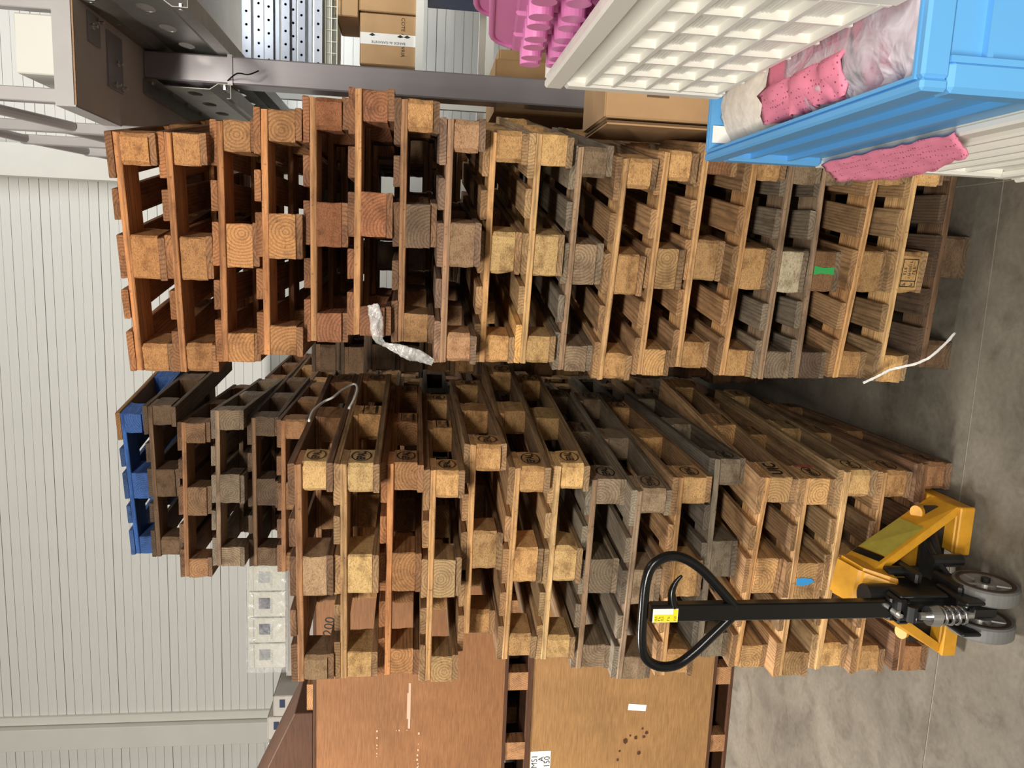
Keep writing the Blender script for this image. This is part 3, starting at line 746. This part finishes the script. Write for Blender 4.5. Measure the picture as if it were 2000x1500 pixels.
# ================================================================== plywood crates on pallets (left)
CY = 4.09; CX0, CX1 = -3.45, -1.76
def skid(z0, H, label):
    t = empty('skid', ((CX0 + CX1) / 2, CY, z0)); tag(t, label, 'pallet')
    hw = (CX1 - CX0) / 2
    o = obox('bottom_sheet', -hw, hw, 0.0, .85, 0.0, .016, 'brown', t); obox('top_sheet', -hw, hw, 0.0, .85, H - .018, H, 'brown', t)
    for xb in (-2.39, -2.83, -3.28, -1.95):
        for yb in (.0, .36, .74):
            b = obox('block', xb - .055 - t.location.x, xb + .055 - t.location.x, yb + .004, yb + .1, .016, H - .018, 'wood', t); b.color = lin(178, 130, 88)
    return t
skid(0.0, .125, 'low wooden skid on the floor under the stacked plywood crates')
skid(1.225, .150, 'wooden skid between the upper and the lower plywood crate')
def crate_box(z0, z1, m, label):
    t = empty('plywood_crate', ((CX0 + CX1) / 2, CY, z0)); tag(t, label, 'crate', 'stacked plywood crates'); hw = (CX1 - CX0) / 2; h = z1 - z0
    obox('front_panel', -hw, hw, 0, .012, 0, h, m, t, bev=.002); obox('back_panel', -hw, hw, .838, .85, 0, h, m, t)
    obox('side_panel', -hw, -hw + .012, .012, .838, 0, h, m, t); obox('side_panel', hw - .012, hw, .012, .838, 0, h, m, t)
    obox('lid', -hw - .004, hw + .004, -.004, .854, h, h + .012, 'brown', t); obox('base', -hw, hw, .012, .838, 0, .012, 'brown', t)
    return t
c2 = crate_box(.125, 1.213, 'ply2', 'lower tan plywood crate with a taped white label')
c1 = crate_box(1.375, 2.440, 'ply', 'upper brown plywood crate with chalk scuffs')
lx = (CX0 + CX1) / 2
bm = bmesh.new(); rect2d(bm, -.055, .055, -.02, .02); o = put('paper_strip', mesh_only(bm, 'paper'), (-2.575 - lx, -.001, .455), (math.pi / 2, R(96), 0), c2)
bm = bmesh.new(); rect2d(bm, -.15, .15, -.06, .06); put('paper_label', mesh_only(bm, 'paper'), (-2.985 - lx, -.001, 1.02), FRONT, c2)
bm = bmesh.new(); add_text(bm, 'MS1', .05, .085, .035); add_text(bm, 'A', .05, .10, -.005); add_text(bm, '150', .05, .08, -.04); put('handwriting', mesh_only(bm, 'ink'), (-2.985 - lx, -.002, 1.02), FRONT, c2)
# glue and chalk marks on the upper crate
bm = bmesh.new()
for (x0, x1, y0, y1) in ((-.006, .006, -.155, .11),): pass
rect2d(bm, -2.66 - lx, -2.38 - lx, .535, .548); rect2d(bm, -2.60 - lx, -2.44 - lx, .548, .555)
for k in range(26):
    x_ = -2.93 - lx + random.random() * .26; y_ = .72 if k % 2 else .48 + random.random() * .01
    if k % 5 == 0: x_, y_ = -2.93 - lx, .5 + random.random() * .2
    if k % 7 == 0: x_, y_ = -2.67 - lx, .48 + random.random() * .25
    s_ = .003 + random.random() * .004; rect2d(bm, x_ - s_, x_ + s_, y_ - s_ * .7, y_ + s_ * .7)
tag(put('chalk_marks', mesh_only(bm, 'chalk'), (0, -.001, 0), FRONT, c1), kind='stuff')
bm = bmesh.new(); add_text(bm, '200', .075, 0, 0, R(-8)); put('handwriting', mesh_only(bm, 'ink'), (-2.03 - lx, -.001, .99), FRONT, c1)
bm = bmesh.new()
for k in range(9):
    x_, y_ = -2.80 - lx + random.uniform(-.12, .12), .47 + random.uniform(-.09, .09); s_ = random.uniform(.008, .02)
    bm.faces.new([bm.verts.new((x_ + s_ * c_ * random.uniform(.6, 1.2), y_ + s_ * .8 * d_ * random.uniform(.6, 1.2), 0)) for c_, d_ in ((1, 0), (.5, .8), (-.5, .8), (-1, 0), (-.5, -.8), (.5, -.8))])
put('stains', mesh_only(bm, 'brown'), (0, -.0012, 0), FRONT, c2)
# batten and slanting brown box on top
t = empty('timber_batten', (-2.46, CY + .02, 2.452)); tag(t, 'short pale timber batten lying on top of the upper plywood crate', 'batten')
o = obox('batten', -.08, .075, 0, .3, 0, .036, 'wood', t); o.color = lin(190, 140, 92)
bm = bmesh.new(); prism(bm, [(-2.545, 2.452), (-2.545, 2.552), (-3.3, 2.895), (-3.3, 2.452)], 'y', CY, CY + .5); bmesh.ops.bevel(bm, geom=list(bm.edges), offset=.004, segments=1, affect='EDGES')
tag(finish('sloping_box', bm, 'brown'), 'dark brown wooden box with sloping top standing on the upper plywood crate', 'box')

# ================================================================== cartons behind the crates (far left)
def carton(name, x0, x1, y0, y1, z0, z1, m, label, cat='box', group=None, flaps=True):
    t = empty(name, ((x0 + x1) / 2, y0, z0)); tag(t, label, cat, group); hx_, d, h = (x1 - x0) / 2, y1 - y0, z1 - z0
    obox('body', -hx_, hx_, 0, d, 0, h - .004 if flaps else h, m, t, bev=.006)
    if flaps:
        obox('top_flap', -hx_ + .002, hx_ - .002, .002, d / 2 - .001, h - .004, h, m, t); obox('top_flap', -hx_ + .002, hx_ - .002, d / 2 + .001, d - .002, h - .004, h, m, t)
    return t
for k, (z0, z1) in enumerate(((0, .9), (.9, 1.8), (1.8, 2.775))):
    carton('storage_carton', -2.95, -2.08, 5.2, 5.9, z0, z1, 'greybox', 'large grey carton behind the plywood crates, %s of its column under the wrapped packs' % ('lowest', 'middle', 'top')[k], 'box', 'grey cartons behind the crates')
wz = 2.777
for k in range(4):
    x1 = -2.13 - .19 * k; x0 = x1 - .186
    t = empty('wrapped_pack', ((x0 + x1) / 2, 5.2, wz)); tag(t, 'white carton in shiny film, %s of the wrapped row by the wall' % ('nearest the pallets', 'second from the pallets', 'third from the pallets', 'farthest from the pallets')[k], 'box', 'film-wrapped white cartons')
    obox('carton', -.090, .090, 0, .4, 0, .25, 'whitebox', t, bev=.004)
    bm = bmesh.new(); rect2d(bm, -.03, .05, -.045, .03); put('label', mesh_only(bm, 'navy' if k in (1, 2) else 'galv'), (.0, -.001, .15), FRONT, t)
    bm = bmesh.new(); strokes(bm, -.06, .05, 0, .016, 9); rect2d(bm, -.085, .085, .118, .122); put('print', mesh_only(bm, 'galv'), (.0, -.001, .095), FRONT, t)
bm = bmesh.new(); bmesh.ops.create_grid(bm, x_segments=60, y_segments=18, size=0.5)
for v in bm.verts:
    u, q = v.co.x, v.co.y; v.co = Vector((-2.51 + u * .80, 5.186 - .009 * abs(math.sin(u * 31 + q * 11 + 2 * math.sin(q * 7))) * abs(math.sin(q * 5 + u * 4)), wz - .02 + (q + .5) * .285))
tag(solid(finish('wrapping_film', bm, 'film', smooth=True), .001), 'sheet of shiny crinkled film across the row of white cartons', 'plastic film')
carton('storage_carton', -3.9, -2.97, 5.0, 5.7, 0, 1.3, 'greybox', 'large grey carton at floor level behind the sloping brown box', 'box', 'grey cartons behind the crates')
carton('storage_carton', -3.9, -2.97, 5.0, 5.7, 1.3, 2.58, 'greybox', 'large grey carton under the pair of grey parcels', 'box', 'grey cartons behind the crates')
for k, (x0, x1, z1) in enumerate(((-3.13, -2.98, 2.83), (-3.30, -3.135, 2.87))):
    t = carton('grey_parcel', x0, x1, 5.0, 5.5, 2.582, z1, 'greybox', ('grey parcel with navy label nearest the wrapped packs', 'grey film-covered parcel left of its navy-labelled neighbour')[k], 'box', 'grey parcels by the wall')
    bm = bmesh.new(); rect2d(bm, -.03, .03, -.018, .018); put('label', mesh_only(bm, 'navy'), (0.02, -.001, z1 - 2.582 - .06), FRONT, t)
for k in range(2):
    x1 = -3.31 - .15 * k
    t = carton('white_parcel', x1 - .145, x1, 4.98, 5.4, 2.582, 2.86, 'paper', ('white parcel with small navy label right above the sloping brown box', 'white parcel at the left edge beside its twin')[k], 'box', 'white parcels by the wall')
    bm = bmesh.new(); rect2d(bm, -.03, .03, -.02, .02); put('label', mesh_only(bm, 'navy'), (0, -.001, .22), FRONT, t)

# ================================================================== mezzanine (upper right)
DZ = 3.08; DX0, DY0 = 0.456, 2.885
mz = empty('mezzanine', (0, 0, 0)); tag(mz, 'grey steel mezzanine with boarded deck, joists, post and railing at upper right', 'mezzanine')
obox('deck_board', DX0, 3.2, DY0 + .006, 6.3, DZ, DZ + .038, 'deck', mz)
obox('board_edge', DX0, 3.2, DY0, DY0 + .006, DZ, DZ + .006, 'deckedge', mz)
obox('fascia', DX0, 3.2, DY0 - .004, DY0 + .006, DZ + .0065, DZ + .066, 'steel2', mz)
obox('side_fascia', DX0 - .006, DX0, DY0 - .004, 6.3, DZ + .001, DZ + .066, 'steel2', mz)
obox('deck_top', DX0, 3.2, DY0 + .006, 6.3, DZ + .038, DZ + .062, 'deck', mz)
# post
obox('post', .688, .800, 3.56, 3.68, 0, DZ, 'steel', mz, bev=.006)
obox('base_plate', .63, .86, 3.50, 3.74, 0, .012, 'steel', mz)
obox('end_plate', .682, .806, 3.553, 3.687, DZ - .36, DZ - .34, 'steel', mz)
def joist(x, y0, y1, side):
    j = empty('joist', (x, y0, 0)); j.parent = mz; L = y1 - y0; z1_, z0_ = DZ - .002, DZ - .352; s = side
    prof = [(-.058, z1_ - .016), (-.058, z1_), (0, z1_), (0, z1_ - .05), (-.024, z1_ - .085), (-.024, z0_ + .085), (0, z0_ + .05), (0, z0_), (-.058, z0_), (-.058, z0_ + .016)]
    prof = [(p[0] * s, p[1]) for p in prof]; bm = bmesh.new()
    segs = [(k, k + 1) for k in range(len(prof) - 1) if k != 4]
    for a_, b_ in segs:
        p, q = prof[a_], prof[b_]
        bm.faces.new([bm.verts.new(c_) for c_ in ((p[0], 0, p[1]), (p[0], L, p[1]), (q[0], L, q[1]), (q[0], 0, q[1]))])
    bmesh.ops.remove_doubles(bm, verts=bm.verts, dist=1e-5)
    solid(finish('profile', bm, 'galvd', j), .003)
    bm = bmesh.new(); n = max(2, int(L / .24)); h = .352 - .17 - .002
    holed_plate(bm, L, h, [((k + .5) * L / n, (z0_ + z1_) / 2, .052, .03) for k in range(n)], zc=(z0_ + z1_) / 2)
    bm.transform(Matrix.Rotation(math.pi / 2, 4, 'Z')); bm.transform(Matrix.Translation((-.024 * s, 0, 0)))
    solid(finish('web', bm, 'galvd', j), .003)
    for k in range(n):
        for zz in (z1_ - .03, z0_ + .03):
            bm = bmesh.new(); yb = .03 + k * L / n; cyl(bm, (.002 * s, yb, zz), (-.018 * s, yb, zz), .008, n=6); finish('bolt', bm, 'bolt', j)
            if k > 0: break
    return j
joist(.684, 3.55, 6.2, 1)
joist(.806, 2.93, 6.2, -1)
joist(2.95, 2.93, 6.2, -1)
for (x0, x1, y0, y1, bolts) in ((.690, .792, 2.995, 3.10, ((.744, 3.02), (.772, 3.075))), (.575, .775, 3.165, 3.31, ((.673, 3.25), (.592, 3.225), (.594, 3.29)))):
    pl = obox('mounting_plate', x0, x1, y0, y1, DZ - .006, DZ, 'steel', mz, bev=.001)
    for (bx_, by_) in bolts:
        bm = bmesh.new(); cyl(bm, (bx_, by_, DZ - .006), (bx_, by_, DZ - .014), .012, n=6); cyl(bm, (bx_, by_, DZ - .014), (bx_, by_, DZ - .028), .006, n=10); finish('bolt', bm, 'bolt', pl)
for (px, py, z0, z1, wd) in ((.484, 2.915, DZ + .067, 4.25, .046), (.436, 3.31, DZ - .14, 4.1, .040), (.436, 3.75, DZ - .13, 3.655, .040), (.436, 4.12, DZ - .13, 3.54, .040), (.80, 2.99, DZ + .064, 4.25, .05)):
    obox('railing_post', px - wd / 2, px + wd / 2, py - wd / 2, py + wd / 2, z0, z1, 'steel2', mz, bev=.003)
for (p, q) in (((.440, 2.6, 3.50), (.440, 3.29, 3.26)), ((.436, 3.33, 3.70), (.436, 3.76, 3.63)), ((.436, 3.76, 3.63), (.436, 4.30, 3.47)), ((.440, 3.33, 3.33), (.440, 3.74, 3.22))):
    bm = bmesh.new(); tube(bm, [p, q], .018, 10); finish('rail', bm, 'steel2', mz)
bx_ = empty('junction_box', (.655, 2.955, DZ + .062)); tag(bx_, 'pale metal box standing on the edge of the mezzanine deck', 'box')
obox('housing', -.095, .10, 0, .30, 0, .155, 'galv', bx_, bev=.004).data.materials[0] = M['trim']
for xs in (-.075, .08):
    bm = bmesh.new(); cyl(bm, (xs, 0, .02), (xs, -.006, .02), .006, n=10); finish('screw', bm, 'bolt', bx_)
bm = bmesh.new(); tube(bm, spline([(.70, 3.555, 2.74), (.72, 3.50, 2.69), (.715, 3.48, 2.64), (.735, 3.49, 2.60)], 5), .003, 6)
tag(finish('loose_wire', bm, 'black'), 'short black wire end sticking out below the mezzanine joist', 'wire')

# ================================================================== rack with goods (right, behind the post)
rk = empty('shelf_rack', (1.9, 4.95, 0)); tag(rk, 'white shelf rack holding cartons and metal profiles behind the post', 'rack')
for x_ in (-.98, 1.0):
    for y_ in (0, .62): obox('upright', x_ - .025, x_ + .025, y_, y_ + .04, 0, 2.95, 'trim', rk)
for zz in (.12, .80, 1.53, 1.955, 2.50):
    obox('shelf_beam', -.955, .975, -.01, .03, zz - .035, zz + .012, 'trim', rk)
    obox('shelf_beam', -.955, .975, .62, .66, zz - .035, zz + .012, 'trim', rk)
    if zz not in (1.53,): obox('shelf_board', -.955, .975, .03, .62, zz - .012, zz + .006, 'trim', rk)
# perforated profiles lying across the upper shelf
pos = [2.53, 2.585, 2.625, 2.675, 2.715, 2.77, 2.81, 2.87, 2.935]
HT = [.045, .030, .040, .030, .045, .030, .050, .055, .05]
for k, (zz, hh) in enumerate(zip(pos, HT)):
    t = empty('perforated_profile', (1.06 + .02 * (k % 3), 4.90 + .02 * (k % 2), zz)); L = 1.75
    tag(t, 'grey perforated metal profile, %s of the pile on the upper shelf' % ('lowest', 'second from the bottom', 'third from the bottom', 'fourth from the bottom', 'middle', 'sixth from the bottom', 'third from the top', 'second from the top', 'topmost')[k], 'metal profile', 'perforated profiles on the rack')
    bm = bmesh.new(); n = 24
    if k in (1, 5): box(bm, 0, L, 0, .004, -hh / 2 , hh / 2)
    else: holed_plate(bm, L, hh, [((q + .5) * L / n, 0.0, .0075, .0075) for q in range(n)], 12)
    o = finish('face', bm, 'alu', t); 
    if k not in (1, 5): solid(o, .003)
    obox('flange', 0, L, .002, .05, hh / 2 - .003, hh / 2, 'alu', t); obox('flange', 0, L, .002, .05, -hh / 2, -hh / 2 + .003, 'alu', t)
    obox('shade_backing', 0, L, .05, .053, -hh / 2, hh / 2, 'dark', t)  # dark sheet behind the holes, shade of the hollow put into its colour
# wire basket strip
wb = empty('wire_basket', (1.10, 4.93, 2.425)); tag(wb, 'pale wire mesh basket front under the metal profiles', 'basket')
for k in range(9):
    bm = bmesh.new(); cyl(bm, (k * .065, 0, 0), (k * .065, 0, .065), .003, n=6); finish('wire', bm, 'wire', wb)
for zz in (0, .032, .065):
    bm = bmesh.new(); cyl(bm, (0, 0, zz), (.55, 0, zz), .003, n=6); finish('wire', bm, 'wire', wb)
ca = carton('taped_carton', 1.125, 1.415, 4.955, 5.40, 1.962, 2.295, 'card', 'brown carton with white guarantee tape on the rack shelf')
bm = bmesh.new(); rect2d(bm, -.035, .03, -.165, .165); put('tape', mesh_only(bm, 'tape'), (.005, -.0012, .165), FRONT, ca)
bm = bmesh.new(); add_text(bm, 'BANDE de GARANTIE', .021, .0, 0, R(90)); put('tape_print', mesh_only(bm, 'ink'), (-.015, -.0018, .165), FRONT, ca)
bm = bmesh.new()
for zz in (.095, -.07, -.11):
    bm.faces.new([bm.verts.new(p) for p in ((0, zz - .02, 0), (.012, zz, 0), (0, zz + .02, 0), (-.006, zz, 0))])
put('tape_marks', mesh_only(bm, 'ink'), (.022, -.0018, .165), FRONT, ca)
bm = bmesh.new(); add_text(bm, 'COTE A OUVRIR', .03, 0, 0, math.pi); put('box_print', mesh_only(bm, 'ink'), (.02, -.0008, .08), FRONT, ca)
carton('brown_carton', 1.425, 1.80, 4.955, 5.40, 1.962, 2.300, 'card', 'brown carton right of the taped carton on the rack')
carton('brown_carton', 1.385, 1.78, 4.95, 5.40, 2.303, 2.440, 'card', 'flat brown carton lying on top of two others on the rack')
carton('blue_bin', 1.60, 2.1, 4.97, 5.4, 1.56, 1.91, 'bluebox', 'dark blue plastic bin on the rack shelf below the cartons', 'bin', flaps=False).location.z = 1.545
carton('tan_carton', 1.18, 1.75, 4.94, 5.45, .81, 1.34, 'card2', 'tan carton on the lower rack shelf beside the olive flat carton')
carton('olive_carton', 1.00, 1.165, 4.55, 4.90, 0, 1.50, 'card', 'tall narrow carton standing in front of the rack')
carton('dark_carton', .72, .975, 3.98, 4.45, 0, 1.57, 'card', 'big carton in the shade behind the steel post')
# cartons beside the right stack
c_lo = carton('floor_carton', .60, 1.05, 2.70, 3.10, 0, .80, 'card', 'brown carton on the floor between right stack and plastic crates')
c_up = carton('worn_carton', .506, .996, 2.74, 3.10, .803, 1.300, 'card2', 'worn tan carton with torn flap beside the right-hand stack')
obox('torn_flap', -.262, -.255, -.004, .34, .0, .49, 'corr', c_up); obox('corrugation', -.268, -.262, .0, .34, .01, .485, 'card2', c_up)
bm = bmesh.new(); rect2d(bm, -.05, .05, -.04, .04); put('hand_hole', mesh_only(bm, 'corr'), (-.12, -.001, .31), FRONT, c_up)

# ================================================================== plastic crates (right foreground)
def plastic_crate(name, x0, x1, y0, y1, z0, z1, m, label, style, group=None):
    t = empty(name, ((x0 + x1) / 2, (y0 + y1) / 2, z0)); tag(t, label, 'crate', group)
    hx_, hy, h = (x1 - x0) / 2, (y1 - y0) / 2, z1 - z0; w_ = .004; e = .012
    bm = bmesh.new(); box(bm, -hx_ + e, hx_ - e, -hy + e, hy - e, 0, w_)
    box(bm, -hx_ + e, -hx_ + e + w_, -hy + e, hy - e, w_, h); box(bm, hx_ - e - w_, hx_ - e, -hy + e, hy - e, w_, h)
    box(bm, -hx_ + e + w_, hx_ - e - w_, -hy + e, -hy + e + w_, w_, h); box(bm, -hx_ + e + w_, hx_ - e - w_, hy - e - w_, hy - e, w_, h)
    finish('tub', bm, m, t)
    rh = .028
    for nm, a_ in (('rim', (-hx_, -hx_ + e, -hy, hy)), ('rim', (hx_ - e, hx_, -hy, hy)), ('rim', (-hx_ + e, hx_ - e, -hy, -hy + e)), ('rim', (-hx_ + e, hx_ - e, hy - e, hy))):
        obox(nm, *a_, h - rh, h, m, t, bev=.003)
    for sx in (-1, 1):
        for sy in (-1, 1):
            obox('corner_post', *sorted((sx * hx_, sx * (hx_ - .03))), *sorted((sy * hy, sy * (hy - .03))), 0, h - rh, m, t, bev=.005)
    if style == 'grid':
        n = 6; rows = (0.015, .075, .125, .175)
        for k in range(n + 1):
            y_ = -hy + .035 + (2 * hy - .07) * k / n
            for sx in (-1, 1): obox('rib', *sorted((sx * (hx_ - e), sx * (hx_ - .002))), y_ - .0025, y_ + .0025, .005, h - rh - .03, m, t)
        for zz in rows:
            for sx in (-1, 1): obox('ledge', *sorted((sx * (hx_ - e), sx * (hx_ - .001))), -hy + .03, hy - .03, zz - .003, zz + .003, m, t)
        for sx in (-1, 1): obox('ledge', *sorted((sx * (hx_ - e), sx * hx_)), -hy + .03, hy - .03, h - rh - .034, h - rh - .028, m, t)
        bm = bmesh.new()
        for r_i in range(3):
            for q in range(6):
                zz = rows[r_i] + .022 + q * .0046
                box(bm, -hx_ + e - .004, -hx_ + e, -hy + .04, hy - .04, zz, zz + .0022)
        finish('louvres', bm, m, t)
    elif style == 'ribs':
        for k in range(5):
            x_ = -hx_ + .03 + (2 * hx_ - .06) * k / 4
            for sy in (-1, 1): obox('rib', x_ - .003, x_ + .003, *sorted((sy * (hy - e), sy * (hy - .001))), 0, h - rh, m, t)
        for k in range(5):
            y_ = -hy + .03 + (2 * hy - .06) * k / 4
            if k in (0, 4): obox('rib', hx_ - e, hx_ - .001, y_ - .003, y_ + .003, 0, h - rh, m, t)
        for zz in (.055, h * .62):
            for sy in (-1, 1): obox('ledge', -hx_ + .03, hx_ - .03, *sorted((sy * (hy - e), sy * (hy - .004))), zz, zz + .006, m, t)
            for sx in (-1, 1): obox('ledge', *sorted((sx * (hx_ - e), sx * (hx_ - .004))), -hy + .03, hy - .03, zz, zz + .006, m, t)
    else:
        for k in range(5):
            zz = h - rh - .012 - k * .052
            for sx in (-1, 1): obox('ledge', *sorted((sx * (hx_ - e), sx * (hx_ + .004 - .002 * k))), -hy, hy, zz - .012, zz, m, t, bev=.003)
            for sy in (-1, 1): obox('ledge', -hx_ + e, hx_ - e, *sorted((sy * (hy - e), sy * hy)), zz - .012, zz, m, t, bev=.003)
    return t
KX0, KX1, KY0, KY1 = .172, .572, .70, 1.25
hz = 1.290 / 4
for k in range(4):
    plastic_crate('plastic_crate', KX0, KX1, KY0, KY1, k * hz, (k + 1) * hz - .0005, 'wplas', ('white plastic crate on the floor at the foot of the crate tower', 'white plastic crate, second up in the crate tower', 'white plastic crate, third up in the crate tower', 'white plastic crate holding pink fabric right under the blue crate')[k], 'steps', 'crates in the tower at right')
plastic_crate('plastic_crate', KX0, KX1, KY0, KY1, 1.290, 1.478, 'bplas', 'light blue plastic crate filled with bagged pink fabric', 'ribs', 'crates in the tower at right')
UX0, UX1, UY0, UY1 = .258, .66, .72, 1.205
plastic_crate('plastic_crate', UX0, UX1, UY0, UY1, 1.4785, 1.752, 'wplas', 'topmost white slatted plastic crate holding pink trays', 'grid', 'crates in the tower at right')

def lump(name, pts_fn, nu, nv, m, label, cat, thick=.002, kind=None):
    bm = bmesh.new(); rows = [[bm.verts.new(pts_fn(i / nu, j / nv)) for j in range(nv + 1)] for i in range(nu + 1)]
    for a, b in zip(rows, rows[1:]):
        for j in range(nv): bm.faces.new((a[j], a[j + 1], b[j + 1], b[j]))
    o = finish(name, bm, m, smooth=True); solid(o, thick); tag(o, label, cat); return o
def n3(x, y, s=1.0): return math.sin(x * 13.1 * s + 1.3) * math.cos(y * 9.7 * s + .4) + .5 * math.sin(x * 29 * s + y * 23 * s) + .3 * math.sin(y * 47 * s - x * 31)
# contents of the blue crate: padding roll, pink cloth, plastic bag
lump('padding_roll', lambda u, v: Vector((.190 + .36 * v, 1.232 - .215 * u, min(1.474, 1.428 + .046 * math.sin(min(1, v * 5 + .1) * math.pi / 2) * math.sin(max(.12, min(.95, u * 1.1 + .1)) * math.pi) ** .35 + .003 * n3(u * 3, v * 5)))), 24, 30, 'fluff', 'white padded roll at the far end of the blue crate', 'padding', .004)
lump('pink_cloth', lambda u, v: Vector((.197 + .36 * v, 1.045 - .20 * u + .02 * n3(u, v) * .3, min(1.474, 1.435 + .050 * math.sin(min(1, v * 4 + .2) * math.pi / 2) + .008 * n3(u * 1.4, v * 3)) + .012 * (1 if v < .12 else 0))), 24, 30, 'fabric', 'pink dotted cloth bulging out of the blue crate', 'cloth', .003)
lump('plastic_bag', lambda u, v: Vector((.190 + .36 * v, .99 - .275 * u, min(1.476, 1.440 + .046 * math.sin(min(1, v * 4 + .1) * math.pi / 2) + .012 * abs(n3(u * 2.3, v * 4))))), 30, 30, 'bag', 'clear plastic bag over pink cloth in the near half of the blue crate', 'plastic bag', .001)
lump('bagged_cloth', lambda u, v: Vector((.192 + .355 * v, .86 - .125 * u, 1.425 + .035 * math.sin(min(1, v * 4 + .1) * math.pi / 2) + .005 * n3(u * 2, v * 3))), 20, 24, 'fabric', 'pink dotted cloth inside the clear bag in the blue crate', 'cloth', .003)
bm = bmesh.new(); rect2d(bm, -.013, .013, -.022, .022); o = finish('price_tag', bm, 'paper'); o.location = (.212, 1.231, 1.452); o.rotation_euler = FRONT; solid(o, .0008); tag(o, 'small white barcode tag inside the far corner of the blue crate', 'tag')
# cloth hanging over the rim of the white crate below
lump('hanging_cloth', lambda u, v: Vector((.150 - .008 * math.sin(u * math.pi) * (1 - v) + .024 * v - .003 * abs(n3(u * 1.3, v)), 1.20 - .31 * u, 1.294 + .010 * v - .040 * (1 - v) * (.3 + .7 * math.sin(u * math.pi * .9 + .3)) + .0012 * n3(u * 1.5, v))), 30, 8, 'fabric', 'pink dotted cloth hanging over the rim of the white crate below the blue one', 'cloth', .003)

# pink studded trays in the top crate
def tray(loc, rot, label):
    t = empty('pink_tray', loc); t.rotation_euler = rot; tag(t, label, 'tray', 'pink studded trays in the top crate')
    hw, hh, r_ = .24, .125, .07; pts = []
    for cx_, cz_, a0 in ((hw - r_, hh - r_, 0), (-hw + r_, hh - r_, 90), (-hw + r_, -hh + r_, 180), (hw - r_, -hh + r_, 270)):
        for k in range(7): a_ = R(a0 + 15 * k); pts.append((cx_ + r_ * math.cos(a_), cz_ + r_ * math.sin(a_)))
    bm = bmesh.new(); prism(bm, pts, 'x', 0, .004); sh = finish('sheet', bm, 'pplas', t)
    bm = bmesh.new(); tube(bm, [(0, p[0], p[1]) for p in pts], .004, 8, closed=True); finish('rolled_edge', bm, 'pplas', t, smooth=True)
    for gy in (-.185, -.0925, 0, .0925, .185):
        obox('pad', -.008, 0, gy - .040, gy + .040, -.095, .095, 'pplas', t, bev=.003)
        for dy in (-.019, .019):
            for gz in (-.072, -.034, .03, .068):
                bm = bmesh.new(); cyl(bm, (-.008, gy + dy, gz), (-.031, gy + dy, gz), .0155, .0145, 20); finish('stud', bm, 'pplas', t)
    return t
tray((.312, .962, 1.730), (R(-5), 0, 0), 'pink studded plastic tray standing at the outer side of the top crate')
tray((.358, .975, 1.752), (R(-5), R(-2), 0), 'pink studded plastic tray behind the first one in the top crate')
